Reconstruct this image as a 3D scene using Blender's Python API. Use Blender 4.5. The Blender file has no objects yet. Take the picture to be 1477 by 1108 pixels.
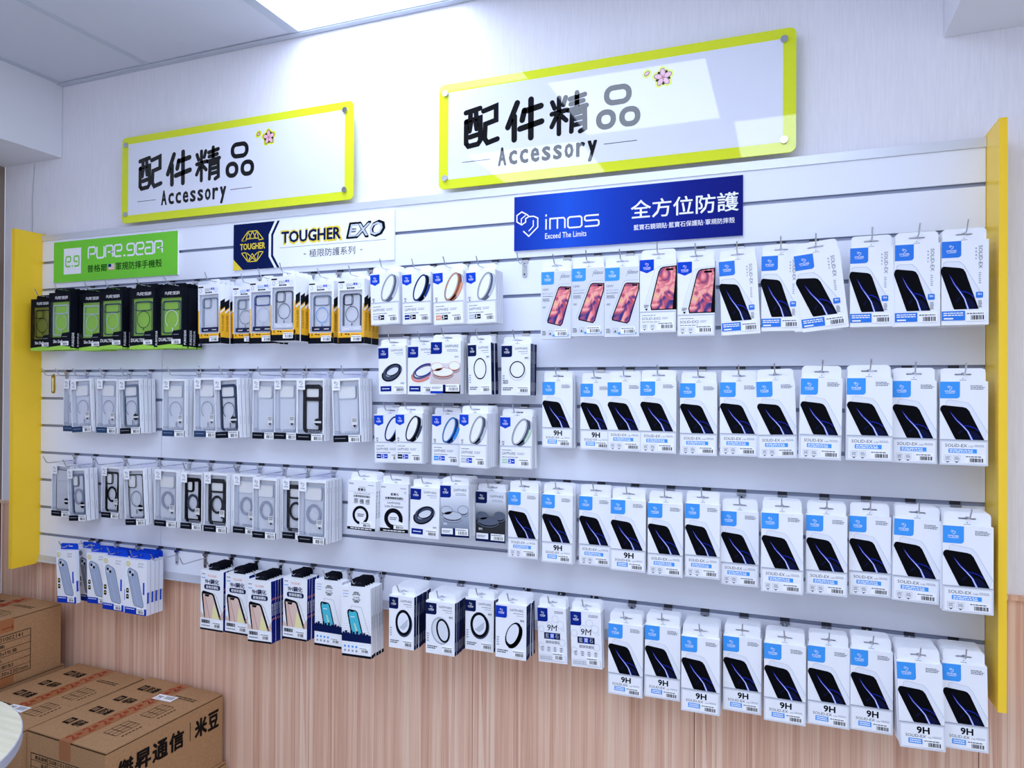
import bpy, math, random
from mathutils import Vector, Matrix
random.seed(7)
SC = bpy.context.scene
COL = SC.collection
rad = math.radians

# ------------------------------------------------------------------ camera, world, lights, exposure
CAM_POS = (2.57088, -1.80671, 1.49791)
YAW, PITCH, ROLL, FPX = 0.36972, 0.00572, 0.00598, 1018.2
cam_data = bpy.data.cameras.new('camera')
cam = bpy.data.objects.new('camera', cam_data)
COL.objects.link(cam)
cam_data.sensor_fit = 'HORIZONTAL'
cam_data.sensor_width = 36.0
cam_data.lens = FPX / 1477.0 * 36.0
cam_data.clip_start = 0.02
_f = Vector((-math.sin(YAW) * math.cos(PITCH), math.cos(YAW) * math.cos(PITCH), math.sin(PITCH)))
_r = Vector((math.cos(YAW), math.sin(YAW), 0))
_u = _r.cross(_f)
_r2 = _r * math.cos(ROLL) + _u * math.sin(ROLL)
_u2 = -_r * math.sin(ROLL) + _u * math.cos(ROLL)
_m = Matrix((( _r2.x, _u2.x, -_f.x), (_r2.y, _u2.y, -_f.y), (_r2.z, _u2.z, -_f.z))).to_4x4()
_m.translation = Vector(CAM_POS)
cam.matrix_world = _m
SC.camera = cam

world = bpy.data.worlds.new('world'); SC.world = world
world.use_nodes = True
_bg = world.node_tree.nodes['Background']
_bg.inputs['Color'].default_value = (0.77, 0.845, 1.0, 1)
_bg.inputs['Strength'].default_value = 0.85
PANEL_STRENGTH = 7.0
SC.view_settings.view_transform = 'Standard'
SC.view_settings.look = 'None'
SC.view_settings.gamma = 1.0
SC.view_settings.use_curve_mapping = False
SC.view_settings.exposure = 0.15
SC.cycles.max_bounces = 8
SC.cycles.diffuse_bounces = 4
SC.cycles.glossy_bounces = 3
SC.cycles.transparent_max_bounces = 12
SC.cycles.use_denoising = True

ZT = 2.05          # top of the slat wall
WY = 0.018         # plane of the papered wall; slat fronts at y = 0
ZC = 2.607         # ceiling

# ------------------------------------------------------------------ materials
def lin(c):
    if isinstance(c, str):
        c = [int(c[i:i + 2], 16) / 255 for i in (0, 2, 4)]
    return tuple((x / 12.92 if x <= 0.04045 else ((x + 0.055) / 1.055) ** 2.4) for x in c)

MATS = {}
def mat(name, col='ffffff', rough=0.55, metal=0.0, spec=0.4, coat=0.0, bump=None, emit=0):
    if name in MATS: return MATS[name]
    m = bpy.data.materials.new(name); m.use_nodes = True
    b = m.node_tree.nodes['Principled BSDF']
    b.inputs['Base Color'].default_value = (*lin(col), 1)
    b.inputs['Roughness'].default_value = rough
    b.inputs['Metallic'].default_value = metal
    b.inputs['Specular IOR Level'].default_value = spec
    b.inputs['Coat Weight'].default_value = coat
    b.inputs['Coat Roughness'].default_value = 0.03
    if emit:
        b.inputs['Emission Color'].default_value = (*lin(col), 1)
        b.inputs['Emission Strength'].default_value = emit
    MATS[name] = m
    return m

def nodes(m): return m.node_tree.nodes, m.node_tree.links
def ramp(n, stops):
    r = n.new('ShaderNodeValToRGB')
    e = r.color_ramp.elements
    while len(e) > 1: e.remove(e[-1])
    e[0].position = stops[0][0]; e[0].color = (*lin(stops[0][1]), 1)
    for p, c in stops[1:]:
        x = e.new(p); x.color = (*lin(c), 1)
    return r
def tex(n, l, scale, kind='ShaderNodeTexNoise', sc=1.0, detail=3, coord='Object'):
    tc = n.new('ShaderNodeTexCoord'); mp = n.new('ShaderNodeMapping')
    mp.inputs['Scale'].default_value = scale
    l.new(tc.outputs[coord], mp.inputs['Vector'])
    t = n.new(kind)
    t.inputs['Scale'].default_value = sc
    if 'Detail' in t.inputs: t.inputs['Detail'].default_value = detail
    l.new(mp.outputs[0], t.inputs['Vector'])
    return t
def add_bump(m, t, strength, dist):
    n, l = nodes(m)
    b = n.new('ShaderNodeBump'); b.inputs['Strength'].default_value = strength; b.inputs['Distance'].default_value = dist
    l.new(t.outputs[0], b.inputs['Height']); l.new(b.outputs[0], n['Principled BSDF'].inputs['Normal'])

# wallpaper: pale with fine vertical embossing
wp = mat('wallpaper', 'eeecf3', 0.75, spec=0.25)
n, l = nodes(wp)
t = tex(n, l, (330, 330, 16), sc=1.0, detail=3); add_bump(wp, t, 0.4, 0.0012)
r = ramp(n, [(0.25, 'e6e4ed'), (0.7, 'efedf5')]); l.new(t.outputs[0], r.inputs[0]); l.new(r.outputs[0], n['Principled BSDF'].inputs['Base Color'])
# wainscot laminate: narrow vertical strips of pinkish wood
wd = mat('wood_laminate', 'c9a08c', 0.5, spec=0.3)
n, l = nodes(wd)
t1 = tex(n, l, (55, 55, 0.25), 'ShaderNodeTexVoronoi', 1.0)
t1.voronoi_dimensions = '1D' if False else '3D'
sx = n.new('ShaderNodeSeparateColor'); l.new(t1.outputs['Color'], sx.inputs[0])
t2 = tex(n, l, (260, 260, 3.2), sc=1.0, detail=5)
mx = n.new('ShaderNodeMath'); mx.operation = 'MULTIPLY_ADD'; mx.inputs[1].default_value = 0.36
l.new(sx.outputs[0], mx.inputs[0])
m2 = n.new('ShaderNodeMath'); m2.operation = 'MULTIPLY'; m2.inputs[1].default_value = 0.68
l.new(t2.outputs[0], m2.inputs[0]); l.new(m2.outputs[0], mx.inputs[2])
r = ramp(n, [(0.15, 'a8725c'), (0.32, 'c8947c'), (0.5, 'dcac93'), (0.7, 'eac0a6'), (0.88, 'f3d2ba')])
l.new(mx.outputs[0], r.inputs[0]); l.new(r.outputs[0], n['Principled BSDF'].inputs['Base Color'])
# kraft cardboard
kr = mat('kraft_cardboard', 'ae845c', 0.8, spec=0.15)
n, l = nodes(kr)
t = tex(n, l, (30, 30, 30), sc=6.0, detail=6)
r = ramp(n, [(0.35, 'a8805a'), (0.65, 'b48a63')]); l.new(t.outputs[0], r.inputs[0]); l.new(r.outputs[0], n['Principled BSDF'].inputs['Base Color'])
add_bump(kr, t, 0.15, 0.001)
# pale wood-print table top
tb = mat('pale_tabletop', 'e3e0d3', 0.4, spec=0.4)
n, l = nodes(tb)
t = tex(n, l, (3, 60, 1), sc=1.5, detail=5)
r = ramp(n, [(0.3, 'd8ceb0'), (0.65, 'e6dfc8')]); l.new(t.outputs[0], r.inputs[0]); l.new(r.outputs[0], n['Principled BSDF'].inputs['Base Color'])
# printed flower photo on phone pictures
fl = mat('flower_picture', 'e88a80', 0.35)
n, l = nodes(fl)
t = tex(n, l, (30, 30, 24), sc=1.2, detail=1.5, coord='Object')
t.inputs['Distortion'].default_value = 1.6
r = ramp(n, [(0.27, '18226e'), (0.36, '5a3a80'), (0.42, 'c65064'), (0.50, 'ee8288'), (0.58, 'f6aea8'), (0.64, 'f3a392'), (0.72, 'f6d27c')])
l.new(t.outputs[0], r.inputs[0]); l.new(r.outputs[0], n['Principled BSDF'].inputs['Base Color'])
# lens photo gradient (printed)
def grad(name, a, b, c):
    m = mat(name, a, 0.35); n, l = nodes(m)
    tc = n.new('ShaderNodeTexCoord'); s = n.new('ShaderNodeSeparateXYZ'); l.new(tc.outputs['Object'], s.inputs[0])
    mr = n.new('ShaderNodeMapRange'); mr.inputs['From Min'].default_value = 0.0; mr.inputs['From Max'].default_value = 0.137
    l.new(s.outputs[2], mr.inputs['Value'])
    r = ramp(n, [(0.0, a), (0.45, b), (0.85, c)]); l.new(mr.outputs[0], r.inputs[0]); l.new(r.outputs[0], n['Principled BSDF'].inputs['Base Color'])
    return m
grad('photo_warm', 'cdb9ae', 'd8cfd4', 'f3f3fa'); grad('photo_mid', '5b6478', 'a9b2c6', 'eef0f8'); grad('photo_dark', '08090c', '20242c', 'dfe3ee')
# printed royal blue gradient of the banner
bb = mat('banner_blue', '1c3fc0', 0.5, spec=.1)
n, l = nodes(bb)
tc = n.new('ShaderNodeTexCoord'); s = n.new('ShaderNodeSeparateXYZ'); l.new(tc.outputs['Object'], s.inputs[0])
mr = n.new('ShaderNodeMapRange'); mr.inputs['From Min'].default_value = 0.0; mr.inputs['From Max'].default_value = 0.6; l.new(s.outputs[0], mr.inputs['Value'])
r = ramp(n, [(0.0, '0c30a0'), (0.25, '1c54d0'), (0.45, '103cb4'), (0.75, '041a86'), (1.0, '031274')]); l.new(mr.outputs[0], r.inputs[0]); l.new(r.outputs[0], n['Principled BSDF'].inputs['Base Color'])

# clear film: mostly see-through with a sharp reflection
def film(name, tint, gloss):
    m = bpy.data.materials.new(name); m.use_nodes = True
    n, l = nodes(m); out = n['Material Output']; n.remove(n['Principled BSDF'])
    tr = n.new('ShaderNodeBsdfTransparent'); tr.inputs[0].default_value = (*lin(tint), 1)
    g = n.new('ShaderNodeBsdfGlossy'); g.inputs['Roughness'].default_value = 0.06
    lw = n.new('ShaderNodeLayerWeight'); lw.inputs[0].default_value = gloss
    fr = n.new('ShaderNodeMath'); fr.operation = 'MULTIPLY'; fr.inputs[1].default_value = .5; l.new(lw.outputs['Fresnel'], fr.inputs[0])
    mxs = n.new('ShaderNodeMixShader')
    l.new(fr.outputs[0], mxs.inputs[0]); l.new(tr.outputs[0], mxs.inputs[1]); l.new(g.outputs[0], mxs.inputs[2])
    l.new(mxs.outputs[0], out.inputs[0])
    MATS[name] = m
film('clear_film', 'ffffff', .42)
film('clear_tab', 'fdfdff', .12)

for nm, c, rg in [
    ('white_card', 'f3f4fa', .5), ('cool_white', 'e9ecf7', .55), ('pale_grey', 'dcdfe9', .55), ('line_grey', 'b4b8c6', .5), ('mid_grey', '878c9a', .5),
    ('ink', '0b0d16', .45), ('dark_text', '23262f', .5), ('soft_text', '5c6270', .5), ('faint_text', '9aa0b0', .5), ('phone_black', '04050b', .3),
    ('sky_blue', '3f9bf0', .45), ('mid_blue', '2f7be0', .45), ('royal', '1346cc', .45), ('navy', '0b2786', .45), ('bright_blue', '1238b4', .45), ('deep_navy', '0a1a4c', .4),
    ('streak', 'c6d0f6', .3), ('streak_blue', '16259a', .3), ('streak_dim', '0d1238', .3), ('sticker', 'fbfbfd', .5), ('lime', 'a4da50', .5), ('sign_green', '78d53e', .5),
    ('lime_dark', '8d9436', .5), ('box_black', '10131c', .4), ('tab_yellow', 'f3b52a', .5), ('orange', 'e88a2a', .5), ('silver', 'c3c9d6', .3), ('silver_dark', '5a6276', .3),
    ('copper', 'e8a283', .3), ('copper_dark', 'a05a42', .3), ('pink', 'e79ac4', .4), ('mint', 'bfdcc4', .35), ('steel_blue', '26448e', .35), ('cyan_screen', '4bbcd2', .4),
    ('case_navy', '2c4468', .3), ('case_black', '12141c', .3), ('case_grey', '7b8ca6', .3), ('case_pale', 'ccd5e6', .25), ('case_ring', '9aa0b8', .25), ('case_dark_ring', '3e475e', .3), ('case_frost', 'a9b6d2', .35),
    ('peach_screen', 'e4c6ba', .4), ('side_blue', '14217a', .45), ('gold', 'ecd23c', .45), ('gold_pale', 'efe6a8', .5), ('salmon', 'e2876c', .5), ('flower_pink', 'f3b0c4', .3), ('kraft_print', '1b1512', .6), ('red_print', 'a03d28', .6),
    ('seam_dark', '4a3424', .8), ('sign_ink', '050507', .35), ('green_ink', '0e3a17', .5)]:
    mat(nm, c, max(rg, .5), spec=.06 if int(c[0:2], 16) + int(c[2:4], 16) < 130 else .2)
mat('slat_white', 'f0f3ff', .42, spec=.35)
mat('groove_metal', 'a4acc4', .4, metal=.2)
mat('groove_back', '9a9dab', .7)
mat('rail_metal', 'dadde6', .35, metal=.35)
mat('chrome', 'c9ccd3', .18, metal=1.0)
mat('dark_metal', '3a3c44', .35, metal=.8)
mat('panel_yellow', 'ffd233', .35, spec=.3)
mat('plaster', 'e6e6ec', .85, spec=.2)
mat('ceiling_tile', 'd6d8e4', .85, spec=.2)
mat('grid_metal', 'c3c9d6', .5)
mat('frame_wood', '8a7a6e', .7)
mat('dark_wood', '5a3c33', .6)
mat('floor_tile', 'b9b4ae', .4)
mat('lamp_diffuser', 'd6e5ff', .5, emit=PANEL_STRENGTH)
mat('tape', 'a4683f', .3)
mat('brass', 'c99a35', .25, metal=1.0)
mat('sign_yellow', 'dfe82a', .03, spec=.5, coat=0)
mat('sign_white', 'e4e6f3', .03, spec=.5, coat=0)
mat('sign_black', '030304', .03, spec=.5, coat=0)
mat('sign_pink', 'f2b4c6', .03)

# ------------------------------------------------------------------ mesh builder
EPS = 0.00016
class MB:
    def __init__(s): s.v = []; s.f = []; s.m = []; s.names = []
    def mi(s, name):
        if name not in s.names: s.names.append(name)
        return s.names.index(name)
    def face(s, pts, m):
        b = len(s.v); s.v.extend([tuple(p) for p in pts]); s.f.append(tuple(range(b, b + len(pts)))); s.m.append(s.mi(m))
    def raw(s, vs, fs, m):
        b = len(s.v); s.v.extend([tuple(p) for p in vs]); k = s.mi(m)
        for f in fs: s.f.append(tuple(b + i for i in f)); s.m.append(k)
    def box(s, x0, y0, z0, x1, y1, z1, m, side=None, top=None, front=None):
        v = [(x0, y0, z0), (x1, y0, z0), (x1, y1, z0), (x0, y1, z0), (x0, y0, z1), (x1, y0, z1), (x1, y1, z1), (x0, y1, z1)]
        F = [((0, 1, 5, 4), front or m), ((1, 2, 6, 5), side or m), ((2, 3, 7, 6), m), ((3, 0, 4, 7), side or m), ((4, 5, 6, 7), top or m), ((3, 2, 1, 0), top or m)]
        b = len(s.v); s.v.extend(v)
        for f, mm in F: s.f.append(tuple(b + i for i in f)); s.m.append(s.mi(mm))
    def prism(s, pts, y0, y1, m, side=None):
        """pts: (x,z) loop counter-clockwise seen from the front (-y); y0 front, y1 back"""
        n = len(pts); b = len(s.v)
        s.v.extend([(x, y0, z) for x, z in pts]); s.v.extend([(x, y1, z) for x, z in pts])
        s.f.append(tuple(b + i for i in range(n))); s.m.append(s.mi(m))
        s.f.append(tuple(b + n + i for i in reversed(range(n)))); s.m.append(s.mi(m))
        k = s.mi(side or m)
        for i in range(n):
            j = (i + 1) % n; s.f.append((b + i, b + n + i, b + n + j, b + j)); s.m.append(k)
    def tube(s, pts, r, m, n=8):
        P = [Vector(p) for p in pts]; b = len(s.v); k = s.mi(m)
        for i, p in enumerate(P):
            d = (P[min(i + 1, len(P) - 1)] - P[max(i - 1, 0)]).normalized()
            a = d.cross(Vector((1, 0, 0)));
            if a.length < .1: a = d.cross(Vector((0, 0, 1)))
            a.normalize(); c = d.cross(a)
            for j in range(n):
                t = 2 * math.pi * j / n; s.v.append(tuple(p + a * r * math.cos(t) + c * r * math.sin(t)))
        for i in range(len(P) - 1):
            for j in range(n):
                q = (j + 1) % n
                s.f.append((b + i * n + j, b + i * n + q, b + (i + 1) * n + q, b + (i + 1) * n + j)); s.m.append(k)
        s.f.append(tuple(b + j for j in range(n))); s.m.append(k)
        s.f.append(tuple(b + (len(P) - 1) * n + j for j in reversed(range(n)))); s.m.append(k)
    def mesh(s, name):
        me = bpy.data.meshes.new(name); me.from_pydata(s.v, [], s.f)
        for nme in s.names: me.materials.append(MATS[nme])
        me.polygons.foreach_set('material_index', s.m); me.update()
        return me

def rr(x0, z0, x1, z1, r, corners=(1, 1, 1, 1), n=5):
    """rounded rectangle loop; corners: BL, BR, TR, TL"""
    out = []
    for (cx, cz, a0, on) in ((x0, z0, 180, corners[0]), (x1, z0, 270, corners[1]), (x1, z1, 0, corners[2]), (x0, z1, 90, corners[3])):
        if not on or r <= 0: out.append((cx, cz)); continue
        mx_ = cx + (r if cx == x0 else -r); mz = cz + (r if cz == z0 else -r)
        for i in range(n + 1):
            a = rad(a0 + 90 * i / n); out.append((mx_ + r * math.cos(a), mz + r * math.sin(a)))
    return out

TXT = {}
def text_geo(s):
    key = s
    if key in TXT: return TXT[key]
    cu = bpy.data.curves.new('t', 'FONT'); cu.body = s; cu.resolution_u = 2; cu.size = 1.0
    ob = bpy.data.objects.new('t', cu); me = bpy.data.meshes.new_from_object(ob)
    vs = [(v.co.x, v.co.y) for v in me.vertices]; fs = [tuple(p.vertices) for p in me.polygons]
    bpy.data.objects.remove(ob); bpy.data.meshes.remove(me); bpy.data.curves.remove(cu)
    if not vs: vs = [(0, 0), (1, 0), (1, 1)]; fs = []
    xs = [v[0] for v in vs]; ys = [v[1] for v in vs]
    w = max(xs) - min(xs) or 1; h = max(ys) - min(ys) or 1
    g = ([((x - min(xs)) / w, (y - min(ys)) / h) for x, y in vs], fs, w / h)
    TXT[key] = g; return g

class Art:
    """flat print on a face; u, v run 0..1 over a face of W x H metres"""
    def __init__(s, W, H, o=(0, 0, 0), u=(1, 0, 0), v=(0, 0, 1), n=(0, -1, 0), mb=None):
        s.mb = mb or MB(); s.W = W; s.H = H; s.o = Vector(o); s.u = Vector(u); s.vv = Vector(v); s.n = Vector(n)
    def P(s, a, b, k): return s.o + s.u * a + s.vv * b + s.n * (EPS * k)
    def loop(s, pts, m, k=1): s.mb.face([s.P(a, b, k) for a, b in pts], m)
    def poly(s, pts, m, k=1): s.loop([(a * s.W, b * s.H) for a, b in pts], m, k)
    def rect(s, a0, b0, a1, b1, m, k=1): s.poly([(a0, b0), (a1, b0), (a1, b1), (a0, b1)], m, k)
    def rrect(s, a0, b0, a1, b1, r, m, k=1, corners=(1, 1, 1, 1)): s.loop(rr(a0 * s.W, b0 * s.H, a1 * s.W, b1 * s.H, r, corners), m, k)
    def ring(s, cu, cv, ru, rv, th, m, k=1, rot=0, a0=0, a1=360, n=28, th2=None):
        cx, cz = cu * s.W, cv * s.H; ru *= s.W; rv *= s.W; c, d = math.cos(rad(rot)), math.sin(rad(rot)); th2 = th if th2 is None else th2
        for i in range(n):
            q = []
            for j, out in ((i, 1), (i + 1, 1), (i + 1, 0), (i, 0)):
                t = rad(a0 + (a1 - a0) * j / n); A = ru if out else ru - th; B = rv if out else rv - th2
                x, z = A * math.cos(t), B * math.sin(t); q.append((cx + c * x - d * z, cz + d * x + c * z))
            s.loop(q, m, k)
    def disc(s, cu, cv, ru, rv, m, k=1, rot=0, n=28):
        cx, cz = cu * s.W, cv * s.H; ru *= s.W; rv *= s.W; c, d = math.cos(rad(rot)), math.sin(rad(rot))
        s.loop([(cx + c * ru * math.cos(t) - d * rv * math.sin(t), cz + d * ru * math.cos(t) + c * rv * math.sin(t)) for t in [2 * math.pi * i / n for i in range(n)]], m, k)
    def stroke(s, pts, w, m, k=1, closed=False):
        P = [Vector((a * s.W, b * s.H)) for a, b in pts]
        N = len(P); L = []
        for i in range(N):
            pr = P[i - 1] if (i or closed) else None; nx = P[(i + 1) % N] if (i < N - 1 or closed) else None
            d1 = (P[i] - pr).normalized() if pr is not None and (P[i] - pr).length > 1e-9 else None
            d2 = (nx - P[i]).normalized() if nx is not None and (nx - P[i]).length > 1e-9 else None
            d1 = d1 or d2; d2 = d2 or d1
            n1 = Vector((-d1.y, d1.x)); n2 = Vector((-d2.y, d2.x)); mm = (n1 + n2)
            mm = mm / max(mm.length_squared / 2, .35) if mm.length > 1e-6 else n1
            L.append((P[i] + mm * w / 2, P[i] - mm * w / 2))
        for i in range(N if closed else N - 1):
            a, b = L[i], L[(i + 1) % N]; s.loop([a[1], b[1], b[0], a[0]], m, k)
    def text(s, t, a0, b0, a1, b1, m, k=2, bold=0.0, keep=False, shear=0.0, rot=0):
        vs, fs, asp = text_geo(t)
        x0, z0, x1, z1 = a0 * s.W, b0 * s.H, a1 * s.W, b1 * s.H
        if keep:
            w = (z1 - z0) * asp; x1 = x0 + w
        w, h = x1 - x0, z1 - z0
        if rot == -90: out = [(x0 + y * w, z1 - x * h) for x, y in vs]
        elif rot == 90: out = [(x1 - y * w, z0 + x * h) for x, y in vs]
        elif rot == 180: out = [(x1 - x * w, z1 - y * h) for x, y in vs]
        else: out = [(x0 + x * w + shear * y * h, z0 + y * h) for x, y in vs]
        if not bold: s.mb.raw([s.P(a, b, k) for a, b in out], fs, m); return
        e = bold * (abs(x1 - x0) if rot in (90, -90) else h); nd = 10 if e > .0012 else 6 if e > .0004 else 4
        for i in range(nd):     # heavier strokes: the glyph repeated around a small circle
            t_ = 2 * math.pi * i / nd; s.mb.raw([s.P(a + e * math.cos(t_), b + e * math.sin(t_), k + .04 * i) for a, b in out], fs, m)
    def lines(s, a0, b0, a1, b1, n, m, k=2, fill=.5):
        """small print: rows of short dashes"""
        rnd = random.Random(int(a0 * 1e4 + b0 * 1e3)); h = (b1 - b0) / n
        for i in range(n):
            a = a0; z = b1 - h * (i + .8)
            end = a1 - (a1 - a0) * rnd.random() * .25
            while a < end:
                w = (a1 - a0) * rnd.uniform(.06, .2); s.rect(a, z, min(a + w, a1), z + h * fill, m, k); a += w + (a1 - a0) * .03
    def mesh(s, name): return s.mb.mesh(name)

# ------------------------------------------------------------------ object helpers
def link(name, data=None, loc=(0, 0, 0), parent=None, rot=None):
    o = bpy.data.objects.new(name, data); COL.objects.link(o); o.location = loc
    if rot: o.rotation_euler = rot
    if parent: o.parent = parent
    return o
def tag(o, label=None, cat=None, group=None, kind=None):
    for k, v in (('label', label), ('category', cat), ('group', group), ('kind', kind)):
        if v: o[k] = v
    return o
def mbobj(name, fn, parent=None, loc=(0, 0, 0), rot=None):
    mb = MB(); fn(mb); return link(name, mb.mesh(name), loc, parent, rot)
def bx(name, x0, y0, z0, x1, y1, z1, m, parent=None):
    cx, cy, cz = (x0 + x1) / 2, (y0 + y1) / 2, (z0 + z1) / 2
    mb = MB(); mb.box(x0 - cx, y0 - cy, z0 - cz, x1 - cx, y1 - cy, z1 - cz, m)
    pl = Vector(parent.location) if parent else Vector((0, 0, 0))
    return link(name, mb.mesh(name), Vector((cx, cy, cz)) - pl, parent)

# ================================================================== THE ROOM
def S(o): return tag(o, kind='structure')
XL, XR, YN = -0.236, 4.6, -3.7
wall = link('wall_back'); S(wall)
bx('wallpaper', XL, WY + .0012, 1.052, XR, WY + .1, ZC, 'wallpaper', wall)
# wainscot of laminate panels
def wp_panel(x0, x1):
    return bx('panel', x0 + .0008, WY + .0002, .06, x1 - .0008, WY + .1, 1.045, 'wood_laminate', wall)
for x0, x1 in ((XL, -.08), (-.08, .53), (.53, 1.14), (1.14, 1.75), (1.75, 2.36), (2.36, 2.97), (2.97, 3.58), (3.58, XR)): wp_panel(x0, x1)
S(bx('trim_1', XL, .010, 1.045, -.02, WY + .02, 1.056, 'wood_laminate'))
S(bx('trim_6', 2.996, .010, 1.045, XR, WY + .02, 1.056, 'wood_laminate'))
bx('edge_strip', -.02, WY, 1.045, 2.996, WY + .02, 1.056, 'wood_laminate', wall)
# crack in the paper
def crack(mb):
    pts = [(-.071, 2.331), (-.076, 2.29), (-.079, 2.25), (-.083, 2.2), (-.081, 2.14), (-.082, 2.06)]
    for (a, b), (c, d) in zip(pts, pts[1:]): mb.face([(a, WY - .0004, b), (c, WY - .0004, d), (c + .0016, WY - .0004, d), (a + .0016, WY - .0004, b)], 'faint_text')
mbobj('crack', crack, wall)
S(bx('wall_left', XL - .1, YN, .06, XL, WY, ZC, 'wallpaper'))
S(bx('trim_2', XL, -.30, 1.06, XL + .004, WY - .004, 2.335, 'frame_wood'))
S(bx('trim_3', XL, -1.2, .06, XL + .004, WY - .006, 1.05, 'dark_wood'))
S(bx('floor', XL - .1, YN, .0, XR, WY + .1, .06, 'floor_tile'))
# soffits
S(bx('trim_4', XL, YN, 2.338, .075, WY, ZC, 'plaster'))
S(bx('trim_5', 2.900, -.75, 2.292, XR, WY, ZC, 'plaster'))
# ceiling: tiles in a grid with light panels
ceil = link('ceiling'); S(ceil)
XG = [.075, .517, 1.129, 1.735, 2.343, 2.90, 3.55, 4.15]
YG = [WY, -.615, -1.235, -1.845, -2.455, -3.065]
PAN = {(2, 0), (3, 1), (2, 2), (4, 2), (3, 3), (1, 3), (4, 4), (5, 1)}
def lamp(x0, y0, x1, y1, where):
    L = link('ceiling_light', None, ((x0 + x1) / 2, (y0 + y1) / 2, ZC))
    tag(L, 'square glowing white ceiling panel light, ' + where, 'ceiling light', 'ceiling panel lights')
    bx('frame', x0 + .008, y0 + .008, ZC - .004, x0 + .026, y1 - .008, ZC + .014, 'grid_metal', L)
    bx('frame', x1 - .026, y0 + .008, ZC - .004, x1 - .008, y1 - .008, ZC + .014, 'grid_metal', L)
    bx('frame', x0 + .026, y0 + .008, ZC - .004, x1 - .026, y0 + .026, ZC + .014, 'grid_metal', L)
    bx('frame', x0 + .026, y1 - .026, ZC - .004, x1 - .026, y1 - .008, ZC + .014, 'grid_metal', L)
    bx('diffuser', x0 + .026, y0 + .026, ZC + .002, x1 - .026, y1 - .026, ZC + .012, 'lamp_diffuser', L)
WH = {(2, 0): 'touching the wall above the two oblong signs', (3, 1): 'one tile out from the wall', (2, 2): 'two tiles out, left', (4, 2): 'two tiles out, right',
      (3, 3): 'three tiles out, middle', (1, 3): 'three tiles out, left', (4, 4): 'four tiles out', (5, 1): 'beside the right soffit'}
for i in range(len(XG) - 1):
    for j in range(len(YG) - 1):
        x0, x1, y1, y0 = XG[i], XG[i + 1], YG[j], YG[j + 1]
        if x0 >= 2.9 and j == 0: continue
        if (i, j) in PAN: lamp(x0, y0, x1, y1, WH[(i, j)])
        else: bx('ceiling_tile', x0 + .009, y0 + .009, ZC - .001, x1 - .009, y1 - .009, ZC + .012, 'ceiling_tile', ceil)
for i, x in enumerate(XG): bx('grid_bar', x - .012 if i else x, YG[-1], ZC - .003, x + .012 if i else x + .024, YG[0], ZC - .001 + .003, 'grid_metal', ceil)
for i, y in enumerate(YG):
    if i == 0: bx('grid_bar', .075, y - .022, ZC - .007, 2.9, y, ZC - .003, 'grid_metal', ceil)
    else: bx('grid_bar', .075, y - .012, ZC - .0065, 4.15, y + .012, ZC - .0035, 'grid_metal', ceil)
bx('slab', .075, YG[-1], ZC + .02, XR, WY, ZC + .06, 'plaster', ceil)

# ================================================================== SLAT WALL
def slat_panel(x0, x1, label):
    R = link('slatwall_panel', None, (x0, 0, ZT - 1.2)); tag(R, label, 'slatwall', 'slatwall boards')
    W = x1 - x0
    def mk(h):
        mb = MB(); mb.box(.0004, 0, 0, W - .0004, .0155, h, 'slat_white'); return mb.mesh('slat')
    full = mk(.0905)
    for i in range(12):
        z1 = .1 * (12 - i); zt = z1 - (.0 if i == 0 else .00475); zb = z1 - .1 + (.00475 if i < 11 else 0)
        me = full if 0 < i < 11 else mk(zt - zb)
        link('slat', me, (0, 0, zb), R)
    mb = MB()   # aluminium insert: back, lower lip
    mb.box(.0, .0085, 0, W, .0115, .0095, 'groove_metal'); mb.box(0, .0004, 0, W, .0085, .0007, 'groove_metal'); mb.box(0, .003, .0088, W, .0105, .0095, 'groove_metal')
    ins = mb.mesh('groove_insert')
    for i in range(1, 12): link('groove_insert', ins, (0, 0, 1.2 - .1 * i - .00475), R)
    bx('backing', x0, .0156, ZT - 1.2, x1, WY - .0002, ZT, 'groove_back', R)
    return R
slat_panel(.002, .5950, 'narrow white slatwall board on the left with horizontal grooves')
slat_panel(.5960, 2.977, 'wide white slatwall board covering the middle and right, with horizontal grooves')
def rail(name, z0, z1, label):
    mb = MB(); mb.box(0, -.004, 0, 2.975, -.0005, z1 - z0, 'rail_metal'); 
    if z0 > 1.5: mb.box(0, -.004, z1 - z0, 2.975, WY - .0005, z1 - z0 + .0015, 'rail_metal')
    else: mb.box(0, -.012, -.0015, 2.975, .0135, 0, 'rail_metal')
    tag(link(name, mb.mesh(name), (.002, 0, z0)), label, 'edge rail')
rail('edge_rail', ZT - .02, ZT, 'long pale metal rail capping the top edge of the slatwall')
rail('edge_rail', ZT - 1.2, ZT - 1.178, 'long pale metal rail along the bottom edge of the slatwall')
def side_panel(x0, x1, label):
    mb = MB(); mb.box(x0, -.10, .842, x1, .0175, 2.058, 'panel_yellow')
    tag(link('end_panel', mb.mesh('end_panel')), label, 'end panel', 'yellow end panels')
side_panel(-.0165, .0015, 'tall yellow upright end panel at the left end of the slatwall')
side_panel(2.9775, 2.9925, 'tall yellow upright end panel at the right end of the slatwall')

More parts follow.
